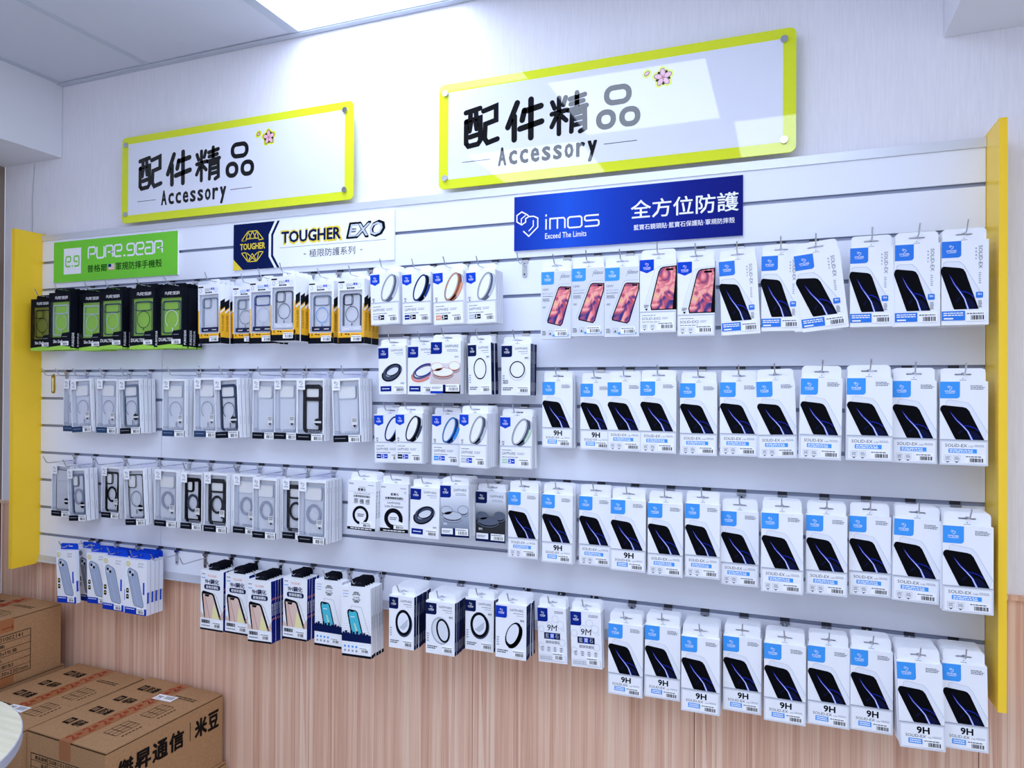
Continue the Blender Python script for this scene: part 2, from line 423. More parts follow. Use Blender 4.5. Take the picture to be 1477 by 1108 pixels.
# ================================================================== SIGNS
def rstroke(A, pts, w, m, k, box):
    a0, b0, a1, b1 = box; P = [(a0 + p * (a1 - a0), b0 + q * (b1 - b0)) for p, q in pts]
    A.stroke(P, w, m, k)
    for p, q in P: A.disc(p, q, w / 2 / A.W, w / 2 / A.W, m, k + .2, n=14)
HAND = {'配': [[(.04, .90), (.46, .97)], [(.18, .88), (.17, .70)], [(.34, .90), (.35, .72)], [(.05, .66), (.47, .72), (.47, .12), (.40, .03), (.12, .0), (.05, .08), (.05, .66)], [(.19, .62), (.15, .40)], [(.33, .64), (.36, .44)], [(.16, .24), (.38, .28)],
  [(.56, .88), (.93, .97), (.93, .60), (.62, .53), (.60, .15), (.68, .03), (.97, .10)]],
 '件': [[(.30, .96), (.04, .36)], [(.22, .62), (.22, .02)], [(.50, .74), (.44, .50)], [(.50, .72), (.95, .80)], [(.38, .28), (.97, .40)], [(.68, 1), (.68, .02)]],
 '精': [[(.22, .93), (.22, .02)], [(.03, .84), (.10, .68)], [(.40, .92), (.34, .74)], [(.02, .54), (.44, .60)], [(.18, .52), (.02, .22)], [(.27, .48), (.42, .34)], [(.52, .86), (.92, .93)], [(.54, .73), (.88, .78)], [(.48, .58), (.97, .65)], [(.71, 1), (.71, .62)],
  [(.56, .04), (.58, .47), (.92, .52), (.93, .08), (.80, .02)], [(.62, .34), (.88, .37)], [(.60, .19), (.88, .22)]]}
def acc_sign(x0, label):
    W, H = .944, .297; z0 = 2.061; y = -.0125
    R = link('accessory_sign', None, (x0, y, z0)); tag(R, label, 'sign', 'yellow bordered acrylic signs')
    mb = MB(); mb.prism(rr(0, 0, W, H, .016), 0, .005, 'sign_yellow'); link('board', mb.mesh('board'), (0, 0, 0), R)
    A = Art(W, H); A.rect(.0315, .088, .969, .918, 'sign_white', 1)
    link('white_face', A.mesh('white_face'), (0, 0, 0), R)
    A = Art(W, H)
    # 配件精品 in heavy rounded writing
    for ch, a0, b0, a1, b1, w in (('配', .085, .38, .194, .735, .0145), ('件', .219, .38, .330, .735, .0165), ('精', .355, .38, .462, .735, .0130)):
        for st in HAND[ch]: rstroke(A, st, w, 'sign_black', 3, (a0, b0, a1, b1))
    for (p, q, r, t) in ((.508, .575, .585, .752), (.486, .372, .542, .548), (.551, .372, .609, .548)):
        w = .0142; A.stroke([(u_ / W, v_ / H) for u_, v_ in rr(p * W + w / 2, q * H + w / 2, r * W - w / 2, t * H - w / 2, .017)], w, 'sign_black', 3, True)
    for i, c in enumerate('Accessory'):
        x = .195 + i * .0337; asc = c == 'A'; A.text(c, x, .165 if c != 'y' else .115, x + .0225, .325 if asc else .285, 'sign_black', 3, bold=.05 if not asc else .035)
    A.stroke([(.078, .235), (.168, .235)], .0016, 'sign_black', 3); A.stroke([(.508, .245), (.600, .245)], .0016, 'sign_black', 3)
    link('lettering', A.mesh('lettering'), (0, 0, 0), R)
    # little pink blossom
    A = Art(W, H); cu, cv = .669, .755
    def petals(sc, m, k):
        for i in range(5):
            a = rad(90 + 72 * i + 4); A.disc(cu + math.cos(a) * .0115 / W, cv + math.sin(a) * .0115 / H, (.0105 + sc) / W, (.0056 + sc) / W, m, k, rot=94 + 72 * i)
        A.disc(.626, .806, (.0062 + sc) / W, (.0036 + sc) / W, m, k, rot=40)
    petals(.0068, 'sign_yellow', 2); petals(.0016, 'sign_black', 3); petals(0, 'sign_pink', 4)
    link('blossom', A.mesh('blossom'), (0, 0, 0), R)
    for a, b in ((.021, .030), (W - .027, .030), (.021, H - .027), (W - .027, H - .027)):
        def scr(mb):
            n = 16; c = [(.0085 * math.cos(2 * math.pi * i / n), .0085 * math.sin(2 * math.pi * i / n)) for i in range(n)]
            mb.prism(c, -.006, -.0002, 'chrome'); mb.prism([(p * .7, q * .7) for p, q in c], .0052, .030, 'chrome')
        mbobj('standoff_screw', scr, R, (a, 0, b))
acc_sign(.416, 'smaller-looking left yellow-bordered accessory sign above the green and white banners')
acc_sign(1.648, 'right yellow-bordered accessory sign above the blue banner, catching lamp reflections')

def banner(x0, name, label, base, fn):
    W, H, z0 = .596, .148, 1.872
    R = link(name, None, (x0, -.007, z0)); tag(R, label, 'sign', None)
    mb = MB(); mb.box(0, 0, 0, W, .0062, H, 'white_card', front=base); link('board', mb.mesh('board'), (0, 0, 0), R)
    A = Art(W, H); fn(A); link('print', A.mesh('print'), (0, 0, 0), R)
def rl_pts(A, cx, cz, pts, s): return [(cx + p * s / A.W, cz + q * s / A.H) for p, q in pts]
def word(A, letters, a0, b0, a1, b1, w, m, k=3):
    """custom stroke lettering: list of (strokes, advance width)"""
    tot = sum(l[1] for l in letters) + .22 * (len(letters) - 1); x = a0
    for strokes, adv in letters:
        ww = (a1 - a0) * adv / tot
        for st in strokes:
            cl = st[0] == 'c'; pts = st[1:] if cl else st
            A.stroke([(x + p * ww, b0 + q * (b1 - b0)) for p, q in pts], w, m, k, cl)
        x += ww + (a1 - a0) * .22 / tot
LP = [[(0, 0), (0, .85), (.12, 1), (.85, 1), (1, .85), (1, .55), (.85, .4), (.25, .4)]]
LU = [[(0, 1), (0, .15), (.15, 0), (.85, 0), (1, .15), (1, 1)]]
LR = [[(0, 0), (0, .85), (.12, 1), (.85, 1), (1, .85), (1, .6), (.85, .45), (.3, .45)], [(.7, .45), (1, .3), (1, 0)]]
Le = [[(.95, 0), (.15, 0), (0, .15), (0, .85), (.15, 1), (.85, 1), (1, .85), (1, .6), (.85, .48), (.3, .48)]]
Lg = [[(.05, 0), (.85, 0), (1, .15), (1, .85), (.85, 1), (.15, 1), (0, .85), (0, .58), (.15, .45), (.7, .45)]]
La = [[(.1, 1), (.85, 1), (1, .85), (1, 0), (.15, 0), (0, .12), (0, .42), (.15, .52), (.7, .52)]]
Ldot = [[(0, .02), (1, .02)]]
def puregear(A, a0, b0, a1, b1, w, m): word(A, [(LP, 1), (LU, 1), (LR, 1), (Le, 1), (Ldot, .28), (Lg, 1), (Le, 1), (La, 1), (LR, 1)], a0, b0, a1, b1, w, m)
def green(A):
    A.rect(.088, .19, .236, .82, 'white_card', 1)
    word(A, [(Le, 1), (Ldot, .25), (Lg, 1)], .106, .38, .218, .62, .0055, 'sign_green', 2)
    puregear(A, .297, .53, .885, .80, .0062, 'white_card')
    A.text('普格爾', .29, .20, .452, .375, 'green_ink', 2, .012); A.text('軍規防摔手機殼', .522, .20, .882, .385, 'green_ink', 2, .012)
    A.rect(.463, .22, .513, .36, 'sticker', 2)
    for i in range(4): A.rect(.463, .22 + i * .037, .513, .237 + i * .037, 'salmon', 3)
    A.rect(.463, .29, .487, .36, 'navy', 4)
banner(.072, 'brand_banner', 'bright green banner with white logo lettering at the left end of the slatwall', 'sign_green', green)
def gem(A, cu, cv, r, asp, w, m, k, mid=True):
    n = 8; O = [(cu + r * math.cos(rad(22.5 + 45 * i)) / A.W, cv + r * asp * math.sin(rad(22.5 + 45 * i)) / A.H) for i in range(n)]
    def L(p, q): A.stroke([p, q], w, m, k)
    up = (cu, cv + r * asp * .30 / A.H); 
    for i in (0, 1, 2): L(O[i], O[i + 1])
    for i in (4, 5, 6): L(O[i], O[i + 1])
    g = .36 * r * asp / A.H; hi = [(cu + d * r / A.W, cv + g) for d in (-.9, -.55, 0, .55, .9)]; lo = [(cu + d * r / A.W, cv - g) for d in (-.9, -.55, 0, .55, .9)]
    tp = (cu, O[1][1]); 
    L(O[3], hi[1]); L(hi[1], O[2]); L(O[2], hi[2] if False else (cu - .1 * r / A.W, cv + g * 1.25)); L((cu - .28 * r / A.W, cv + g * 1.3), tp); L(tp, (cu + .28 * r / A.W, cv + g * 1.3)); L(O[1], (cu + .1 * r / A.W, cv + g * 1.25)); L(hi[3], O[1]); L(O[0], hi[3]); L(hi[0], hi[1]); L((cu - .5 * r / A.W, cv + g * 1.3), (cu + .5 * r / A.W, cv + g * 1.3))
    L(O[4], lo[1]); L(lo[1], O[5]); L(O[5], (cu, cv - g * 1.2)); L((cu, cv - g * 1.2), O[6]); L(lo[3], O[6]); L(O[7], lo[3]); L((cu - .45 * r / A.W, cv - g * 1.1), (cu + .35 * r / A.W, O[6][1])); L((cu + .45 * r / A.W, cv - g * 1.1), (cu - .35 * r / A.W, O[5][1]))
def tougher(A):
    A.poly([(.045, 0), (.275, 0), (.236, .25), (.236, .72), (.275, 1), (0, 1), (0, .25)], 'deep_navy', 1)
    A.poly([(0, 0), (.065, 0), (0, .24)], 'gold', 2)
    A.poly([(.292, 0), (.308, 0), (.266, .27), (.266, .70), (.308, 1), (.292, 1), (.252, .72), (.252, .25)], 'deep_navy', 1)
    gem(A, .128, .5, .047, 1.12, .0027, 'gold', 2)
    A.text('TOUGHER', .046, .435, .212, .565, 'gold', 3, .03)
    A.text('TOUGHER', .317, .485, .694, .765, 'gold', 2, .075); A.text('TOUGHER', .322, .515, .686, .745, 'deep_navy', 3, .045)
    A.text('EXO', .725, .50, .935, .80, 'ink', 2, .07, shear=.25); A.text('EXO', .735, .525, .925, .775, 'silver', 3, .015, shear=.25)
    A.stroke([(.31, .415), (.955, .415)], .0011, 'soft_text', 2)
    A.text('極限防護系列', .497, .17, .775, .335, 'dark_text', 2); A.text('-', .462, .24, .475, .255, 'dark_text', 2); A.text('-', .805, .24, .818, .255, 'dark_text', 2)
banner(.905, 'brand_banner', 'white banner with dark faceted emblem and gold-edged dark lettering', 'white_card', tougher)
def imos_logo(A, cu, cv, s, w, m, k):
    H1 = [(-.06, .42), (-.30, .55), (-.54, .40), (-.54, .10), (-.30, -.06), (-.10, .06), (-.10, .22), (.06, .30), (.30, .30), (.50, .20), (.50, -.22), (.06, -.62), (-.22, -.36)]
    A.stroke([(cu + p * s / A.W, cv + q * s / A.H) for p, q in H1], w, m, k)
    A.stroke([(cu + p * s / A.W, cv + q * s / A.H) for p, q in [(-.06, .42), (.08, .30)]], w, m, k)
    A.stroke([(cu + p * s / A.W, cv + q * s / A.H) for p, q in [(-.32, -.04), (-.32, .22), (-.10, .38)]], w * .8, m, k)
    A.stroke([(cu + p * s / A.W, cv + q * s / A.H) for p, q in [(.28, .12), (.28, -.16), (.05, -.38)]], w * .8, m, k)
Li = [[(.5, 0), (.5, .72)], [(.5, .9), (.5, 1.04)]]
Lm = [[(0, 0), (0, .72), (.9, .72), (1, .6), (1, 0)], [(.5, .72), (.5, 0)]]
Lo = [['c', (.12, 0), (.88, 0), (1, .1), (1, .62), (.88, .72), (.12, .72), (0, .62), (0, .1)]]
Ls = [[(0, 0), (.9, 0), (1, .08), (1, .3), (.9, .38), (.1, .38), (0, .46), (0, .64), (.1, .72), (1, .72)]]
def imos_word(A, a0, b0, a1, b1, w, m, k): word(A, [(Li, .14), (Lm, 1.1), (Lo, 1), (Ls, 1)], a0, b0, a1, b1, w, m, k)
def blueban(A):
    imos_logo(A, .066, .50, .058, .0034, 'sticker', 2)
    imos_word(A, .150, .355, .398, .62, .0042, 'sticker', 2)
    A.text('Exceed The Limits', .150, .185, .342, .285, 'sticker', 2, .008)
    A.text('全方位防護', .540, .42, .982, .735, 'sticker', 2, .012)
    A.text('藍寶石鏡頭貼·藍寶石保護貼·軍規防摔殼', .552, .22, .968, .315, 'sticker', 2, .006)
banner(1.877, 'brand_banner', 'royal blue banner with white hexagon logo and Chinese lettering', 'banner_blue', blueban)

# ================================================================== PRINTED PACKAGES
def badge(A, a0, b0, a1, b1, m, kind='round'):
    if kind == 'round': A.rrect(a0, b0, a1, b1, .006, m, 2, (0, 1, 0, 0))
    else: A.poly([(a0, b0 + (b1 - b0) * .22), ((a0 + a1) / 2, b0), (a1, b0 + (b1 - b0) * .22), (a1, b1), (a0, b1)], m, 2)
    cu, cv = (a0 + a1) / 2, b0 + (b1 - b0) * .64
    imos_logo(A, cu, cv, .0072, .0005, 'sticker', 3)
    imos_word(A, cu - (a1 - a0) * .25, cv - .055, cu + (a1 - a0) * .25, cv - .03, .0006, 'sticker', 3)
    A.rect(cu - (a1 - a0) * .22, cv - .068, cu + (a1 - a0) * .22, cv - .064, 'sticker', 3)
def arrows(A, spots, m='dark_text'):
    for a in spots:
        A.stroke([(a, .045), (a, .115), (a + .13, .115), (a + .13, .045), (a + .065, .022)], .0004, 'line_grey', 3, True)
        A.lines(a + .015, .05, a + .115, .11, 3, 'faint_text', 3)
        A.poly([(a + .03, .045), (a + .065, .018), (a + .10, .045), (a + .065, .033)], m, 4)
def phone_streak(A, L, k=3):
    """dark tilted phone with a curving light streak; L maps picture coordinates to the face"""
    M = lambda pts: [L(p) for p in pts]
    A.poly(M([(0, .93), (.03, 1), (.08, 1.02), (.52, .97), (.60, .94), (.66, .86), (1, 0), (.36, 0), (.33, .05), (0, .88)]), 'phone_black', k)
    A.poly(M([(.21, .86), (.33, .60), (.47, .42), (.60, .26), (.69, 0), (.765, 0), (.665, .26), (.54, .43), (.40, .59)]), 'streak_blue', k + 1)
    A.poly(M([(.24, .80), (.36, .59), (.50, .41), (.62, .24), (.705, 0), (.745, 0), (.65, .24), (.525, .41), (.375, .58)]), 'streak', k + 2)
    A.poly(M([(.48, .42), (.62, .40), (.78, .34), (.88, .24), (.86, .30), (.76, .38), (.62, .43)]), 'streak_blue', k + 2)
    A.poly(M([(.64, .26), (.74, .27), (.84, .20), (.94, .06), (.90, .02), (.78, 0), (.72, .1)]), 'streak_dim', k + 1)
    A.poly(M([(.40, .20), (.54, .33), (.50, .25), (.43, .15)]), 'streak_dim', k + 1)
def a_ss(A, v):
    badge(A, 0, .795, .42, .995, 'sky_blue')
    A.lines(.64, .90, .93, .955, 3, 'soft_text', 2)
    A.poly([(.15, .745), (.19, .775), (.60, .735), (.68, .68), (1, .40), (.93, .31), (.3, .31), (.10, .70)], 'cool_white', 2)
    A.stroke([(.12, .715), (.14, .765), (.20, .778), (.58, .745), (.66, .70), (1, .385)], .0006, 'line_grey', 3)
    phone_streak(A, lambda p: (.005 + p[0] * .92, .305 + p[1] * .40))
    A.rect(0, .292, 1, .305, 'line_grey', 6); A.rect(0, 0, 1, .295, 'pale_grey', 6); A.rect(.035, .02, .965, .275, 'white_card', 7)
    K = 8
    if v == 'h':
        A.text('9H', .39, .185, .66, .26, 'ink', K, .05); A.text('SOLID-EX', .13, .135, .58, .168, 'dark_text', K)
        A.text('2.5D', .62, .137, .71, .152, 'dark_text', K); A.lines(.73, .14, .92, .165, 2, 'faint_text', K)
        A.rect(.19, .06, .50, .12, 'sky_blue', K); A.lines(.22, .068, .48, .115, 2, 'sticker', K + 1, .55)
    else:
        A.text('SOLID-EX', .11, .215, .57, .252, 'dark_text', K); A.text('2.5D', .60, .217, .70, .234, 'dark_text', K); A.lines(.72, .22, .92, .25, 2, 'faint_text', K)
        A.rect(.18, .145, .77, .195, 'sky_blue', K); A.lines(.21, .15, .74, .19, 2, 'sticker', K + 1, .55)
        A.mb_k = 0; arrows2(A, (.09, .28), .03, .115, K)
def arrows2(A, spots, b0, b1, k):
    for a in spots:
        A.stroke([(a, b0 + .02), (a, b1), (a + .145, b1), (a + .145, b0 + .02), (a + .072, b0)], .0004, 'faint_text', k, True)
        A.lines(a + .025, b0 + .03, a + .125, b1 - .01, 3, 'soft_text', k, .5)
        A.poly([(a + .03, b0 + .022), (a + .072, b0 - .006), (a + .115, b0 + .022), (a + .072, b0 + .010)], 'ink', k + 1)
def a_sv(A, v):
    badge(A, 0, .80, .42, .995, 'mid_blue')
    A.poly([(.03, .70), (.04, .75), (.40, .755), (.50, .70), (.86, .36), (.80, .30), (.3, .4)], 'cool_white', 2)
    A.stroke([(.03, .70), (.05, .745), (.12, .755), (.38, .75), (.47, .71), (.84, .375)], .0007, 'line_grey', 3)
    phone_streak(A, lambda p: (-.02 + p[0] * .81, .185 + p[1] * .505))
    A.poly([(0, .2), (0, .66), (-.0, .5)], 'phone_black', 3)
    A.text('SOLID-EX', .79, .66, .87, .93, 'soft_text', 3, rot=-90); A.lines(.72, .76, .75, .92, 4, 'faint_text', 3); A.lines(.79, .48, .84, .62, 6, 'faint_text', 3)
    A.rrect(.73, .315, .88, .385, .002, 'mid_blue', 6); A.text('9H', .765, .345, .845, .37, 'sticker', 7, .02)
    A.lines(.78, .20, .86, .29, 5, 'soft_text', 6)
    A.rect(0, .055, .50, .165, 'mid_blue', 6); A.lines(.04, .105, .46, .155, 2, 'sticker', 7, .5); A.rect(.05, .068, .25, .085, 'sticker', 7)
def flower_phone(A, pts, edge, k=2):
    A.stroke(pts, .0026, 'phone_black', k + 1, True); A.poly(pts, 'flower_picture', k)
def a_x2(A, v):
    badge(A, 0, .81, .39, .995, 'royal', 'pent')
    A.poly([(.28, .40), (.12, .31), (.50, .89), (1, .92), (1, .85)], 'cool_white', 1)
    A.stroke([(.14, .38), (.43, .86), (.50, .895), (1, .92)], .0006, 'line_grey', 2)
    pts = [(.33, .31), (.31, .37), (.53, .82), (.58, .865), (.64, .88), (1, .89), (1, .31)]
    flower_phone(A, pts, 0); A.rrect(.72, .835, .93, .862, .002, 'phone_black', 5)
    A.poly([(1, .86), (1, .31), (.90, .31)], 'phone_black', 3)
    A.rect(0, 0, 1, .285, 'pale_grey', 6); A.rect(0, .275, 1, .285, 'line_grey', 7); A.rect(.03, .02, .97, .265, 'white_card', 7)
    A.text('SOLID-EX2', .07, .17, .58, .205, 'dark_text', 8); A.lines(.62, .175, .80, .205, 2, 'faint_text', 8); A.lines(.07, .225, .5, .24, 1, 'soft_text', 8); A.lines(.07, .135, .6, .15, 1, 'soft_text', 8)
    arrows2(A, (.07, .29), .035, .115, 8); A.lines(.12, .34, .26, .38, 3, 'dark_text', 8); A.poly([(.15, .325), (.19, .295), (.23, .325)], 'ink', 8)
def a_tw(A, v):
    A.rect(.01, .01, .99, .99, 'pale_grey', 1); badge(A, .01, .80, .44, .99, 'sky_blue')
    A.stroke([(.64, .86), (.68, .93), (.74, .95), (.80, .93)], .0007, 'soft_text', 3); A.lines(.68, .89, .97, .93, 2, 'soft_text', 3)
    A.text('10W', .06, .71, .26, .745, 'soft_text', 3); A.text('BLUE LIGHT', .06, .655, .42, .68, 'faint_text', 3); A.lines(.06, .62, .42, .635, 1, 'dark_text', 3); A.lines(.06, .55, .3, .60, 4, 'soft_text', 3)
    A.lines(.06, .45, .18, .48, 2, 'soft_text', 3)
    A.stroke([(.17, .25), (.17, .29), (.55, .77), (.62, .80), (.98, .80)], .0006, 'faint_text', 3)
    pts = [(.24, .24), (.23, .27), (.56, .70), (.60, .745), (.66, .76), (.99, .75), (.99, .67), (.72, .22), (.66, .19)]
    flower_phone(A, pts, 0); A.rrect(.80, .715, .96, .74, .002, 'phone_black', 5)
    A.lines(.05, .05, .19, .12, 3, 'dark_text', 3); A.stroke([(.26, .05), (.26, .12), (.38, .12), (.38, .05)], .0006, 'faint_text', 3, True); A.poly([(.28, .06), (.32, .10), (.36, .06)], 'soft_text', 4)
    A.rect(.40, .03, .93, .06, 'sky_blue', 3)
RC = dict(silver=('silver', 'silver_dark', 'silver'), blue=('steel_blue', 'ink', 'navy'), copper=('copper', 'copper_dark', 'copper'), black=('case_dark_ring', 'ink', 'dark_text'), sky=('sky_blue', 'steel_blue', 'sky_blue'), green=('mint', 'silver_dark', 'mint'))
def a_rl(A, v):
    c, dk, sw = RC[v[:-1]]
    badge(A, 0, .76, .33, .975, 'royal', 'pent')
    cu, cv, rx, ry, ro = .625, .70, .195, .44, -24
    A.disc(cu + .075, cv - .012, rx, ry * .99, 'silver', 1, rot=ro); A.disc(cu + .135, cv - .022, rx, ry * .97, 'silver', 1, rot=ro)
    A.ring(cu + .135, cv - .022, rx, ry * .97, .014, c, 2, rot=ro, a0=-34, a1=30); A.ring(cu + .12, cv - .020, rx, ry * .97, .012, dk, 3, rot=ro, a0=-98, a1=-38)
    A.ring(cu + .05, cv - .008, rx, ry * .98, .006, dk, 3, rot=ro, a0=-100, a1=92); A.ring(cu + .135, cv - .022, rx, ry * .97, .0006, 'soft_text', 4, rot=ro, a0=-110, a1=80)
    A.disc(cu, cv, rx, ry, 'ink', 5, rot=ro); A.disc(cu, cv, rx - .018, ry - .018, c if v[:-1] in ('black', 'blue', 'copper', 'sky') else 'silver', 6, rot=ro); A.disc(cu, cv, rx - .045, ry - .045, 'ink', 7, rot=ro); A.disc(cu, cv, rx - .055, ry - .055, 'white_card', 8, rot=ro)
    A.lines(.06, .475, .15, .52, 3, 'dark_text', 3); A.poly([(.07, .46), (.105, .435), (.14, .46)], 'ink', 3)
    A.rect(0, 0, 1, .425, 'pale_grey', 9); A.rect(0, .415, 1, .43, 'line_grey', 10); A.rect(.03, .02, .97, .40, 'white_card', 10)
    A.text('SAPPHIRE', .08, .255, .50, .31, 'soft_text', 11); A.lines(.55, .26, .78, .31, 2, 'faint_text', 11); A.lines(.08, .335, .42, .36, 1, 'soft_text', 11); A.lines(.08, .20, .60, .225, 1, 'soft_text', 11)
    A.rect(.08, .09, .255, .18, sw, 11); A.lines(.10, .12, .24, .15, 1, 'sticker', 12)
    A.rect(.275, .09, .475, .18, 'royal' if v.endswith('2') else 'ink', 11); A.text(v[-1], .30, .105, .36, .165, 'sticker', 12, .03); A.lines(.38, .12, .46, .15, 1, 'sticker', 12)
def lensring(A, cu, cv, ru, rv, m, k, rot, th, glass='cool_white', shadow=True):
    A.disc(cu, cv, ru - .02, rv - .02, glass, k, rot=rot); A.ring(cu, cv, ru, rv, th, m, k + 1, rot=rot)
def a_sl(A, v):
    nv = 'deep_navy' if 'thick' in v or v in ('front', 'front2') else 'bright_blue' if v != 'pink' else 'navy'
    if v in ('tiltblack', 'tiltthick'): nv = 'bright_blue' if v == 'tiltthick' else 'navy'
    badge(A, 0, .745, .37, .965, nv)
    A.text('SAPPHIRE', .46, .885, .90, .93, 'soft_text', 2); A.lines(.58, .835, .90, .865, 1, 'faint_text', 2); A.lines(.68, .80, .90, .82, 1, 'faint_text', 2)
    if v == 'tiltblack':
        A.disc(.56, .44, .36, .20, 'pale_grey', 1, rot=28); A.ring(.50, .46, .38, .25, .011, 'case_dark_ring', 3, rot=28); A.ring(.53, .50, .29, .18, .003, 'ink', 4, rot=28); A.ring(.47, .44, .38, .26, .004, 'ink', 5, rot=28, a0=140, a1=330)
    elif v == 'pink':
        A.ring(.58, .46, .44, .24, .006, 'pink', 3, rot=24); A.ring(.55, .46, .40, .21, .006, 'silver_dark', 4, rot=24); A.ring(.58, .49, .34, .19, .003, 'navy', 5, rot=24); A.ring(.54, .43, .44, .26, .005, 'salmon', 5, rot=24, a0=150, a1=290)
    elif v == 'front': A.ring(.52, .50, .28, .34, .0032, 'ink', 3)
    elif v == 'front2': A.ring(.55, .50, .26, .27, .0028, 'ink', 3); A.ring(.55, .47, .29, .30, .0012, 'line_grey', 2); A.lines(.08, .22, .24, .30, 3, 'dark_text', 3)
    elif v in ('frontthick', 'thick3'):
        cu = .58 if v == 'frontthick' else .50; A.disc(cu + .02, .47, .33, .40, 'case_dark_ring', 2, rot=-8); A.ring(cu, .50, .32, .40, .0085, 'ink', 4); A.disc(cu, .50, .23, .31, 'cool_white', 5)
        A.poly([(cu - .16, .40), (cu + .18, .58), (cu + .16, .44), (cu, .36)], 'silver', 6)
    elif v == 'thick2':
        A.disc(.52, .47, .31, .42, 'pale_grey', 2, rot=12); A.ring(.52, .45, .33, .42, .004, 'line_grey', 3, rot=12); A.ring(.60, .46, .23, .37, .0055, 'ink', 4, rot=12); A.disc(.60, .46, .17, .31, 'pale_grey', 5, rot=12)
    elif v == 'tiltthick': A.ring(.58, .45, .23, .41, .0075, 'ink', 3, rot=-24); A.ring(.61, .43, .23, .41, .010, 'ink', 3, rot=-24, a0=-100, a1=70); A.disc(.55, .47, .16, .32, 'cool_white', 4, rot=-24)
    if v in ('tiltblack', 'pink'):
        A.text('9M', .80, .20, .92, .24, 'soft_text', 3, .01); A.rect(.06, .06, .46, .17, nv, 3); A.lines(.12, .10, .40, .135, 1, 'sticker', 4)
    else:
        if v != 'frontthick': A.text('9M', .80, .70, .92, .745, 'dark_text', 3, .01)
        A.lines(.06, .09, .40, .16, 2, 'dark_text', 3); A.lines(.04, .22, .12, .40, 4, 'faint_text', 3)
def a_lp(A, v):
    m = {'light': 'photo_warm', 'mid': 'photo_mid', 'dark': 'photo_dark'}[v]
    A.rect(0, .18 if v == 'light' else .0, 1, .58 if v == 'light' else 1, m, 1)
    badge(A, 0, .76, .38, .99, 'navy' if v != 'dark' else 'deep_navy')
    A.text('SAPPHIRE', .48, .885, .93, .935, 'soft_text', 3); A.lines(.55, .80, .93, .855, 2, 'faint_text', 3)
    dk, lt = {'light': ('copper_dark', 'white_card'), 'mid': ('silver_dark', 'silver'), 'dark': ('ink', 'silver_dark')}[v]
    for cu, cv, ru in ((.22, .50, .30), (.80, .52, .27), (.42, .40, .36)):
        ru = min(ru, cu, 1 - cu)
        A.disc(cu, cv - .035, ru, .15, dk, 3, rot=0); A.ring(cu, cv - .02, ru, .155, .003, 'line_grey' if v != 'dark' else 'soft_text', 4, rot=0); A.disc(cu, cv + .012, ru * .93, .13, lt, 5, rot=0)
        A.ring(cu, cv + .012, ru * .95, .135, .0012, 'copper' if v == 'light' else 'soft_text', 6)
    if v == 'light':
        A.text('9M', .80, .68, .92, .72, 'soft_text', 3); A.rect(0, 0, 1, .17, 'white_card', 6); A.rect(.42, .0, 1, .17, 'deep_navy', 7); A.rect(0, 0, 1, .045, 'bright_blue', 7); A.lines(.05, .09, .36, .13, 2, 'soft_text', 8)
    else:
        A.text('9M', .10, .22, .22, .27, 'sticker' if v == 'dark' else 'white_card', 3); A.rect(0, 0, 1, .17, 'deep_navy', 6); A.rect(.03, .05, .43, .165, 'white_card', 7); A.lines(.07, .08, .36, .13, 2, 'soft_text', 8)
def a_ck(A, v):
    A.text('imos', .04, .915, .19, .95, 'ink', 2, .02); A.lines(.72, .90, .94, .93, 1, 'faint_text', 2)
    if v == 'a':
        A.lines(.40, .86, .62, .875, 1, 'soft_text', 2); A.text('藍寶石', .36, .79, .64, .845, 'ink', 2, .02); A.stroke([(.05, .77), (.95, .77)], .0005, 'faint_text', 2)
        A.text('LENS PROTECTOR', .22, .725, .80, .748, 'dark_text', 2); A.text('金屬環鏡頭保護貼', .20, .66, .80, .705, 'dark_text', 2, .015)
        for c, a in (('原', .22), ('機', .43), ('感', .64)): A.text(c, a, .53, a + .15, .63, 'ink', 2, .005)
        cu, cv, r = .47, .30, .29
        A.ring(cu, cv, r, r, .0078, 'ink', 2, a0=-60, a1=262, n=40)
        A.lines(.36, .27, .60, .34, 2, 'dark_text', 3)
    else:
        A.lines(.86, .80, .93, .86, 2, 'faint_text', 2); A.text('藍寶石', .38, .76, .66, .81, 'ink', 2, .02); A.text('金屬環鏡頭保護貼', .18, .68, .82, .73, 'ink', 2, .02); A.stroke([(.1, .66), (.93, .66)], .0005, 'faint_text', 2)
        A.text('SAPPHIRE', .26, .585, .72, .625, 'dark_text', 2); A.text('Lens Protector', .18, .51, .82, .56, 'dark_text', 2, .01)
        A.ring(.48, .28, .33, .33, .0125, 'ink', 2, a0=-20, a1=272, n=40); A.lines(.36, .25, .62, .32, 2, 'soft_text', 3)
    A.rect(0, .0, 1, .055 if v == 'a' else .075, 'ink', 3); A.lines(.12, .015, .88, .045, 1, 'sticker', 4, .6)
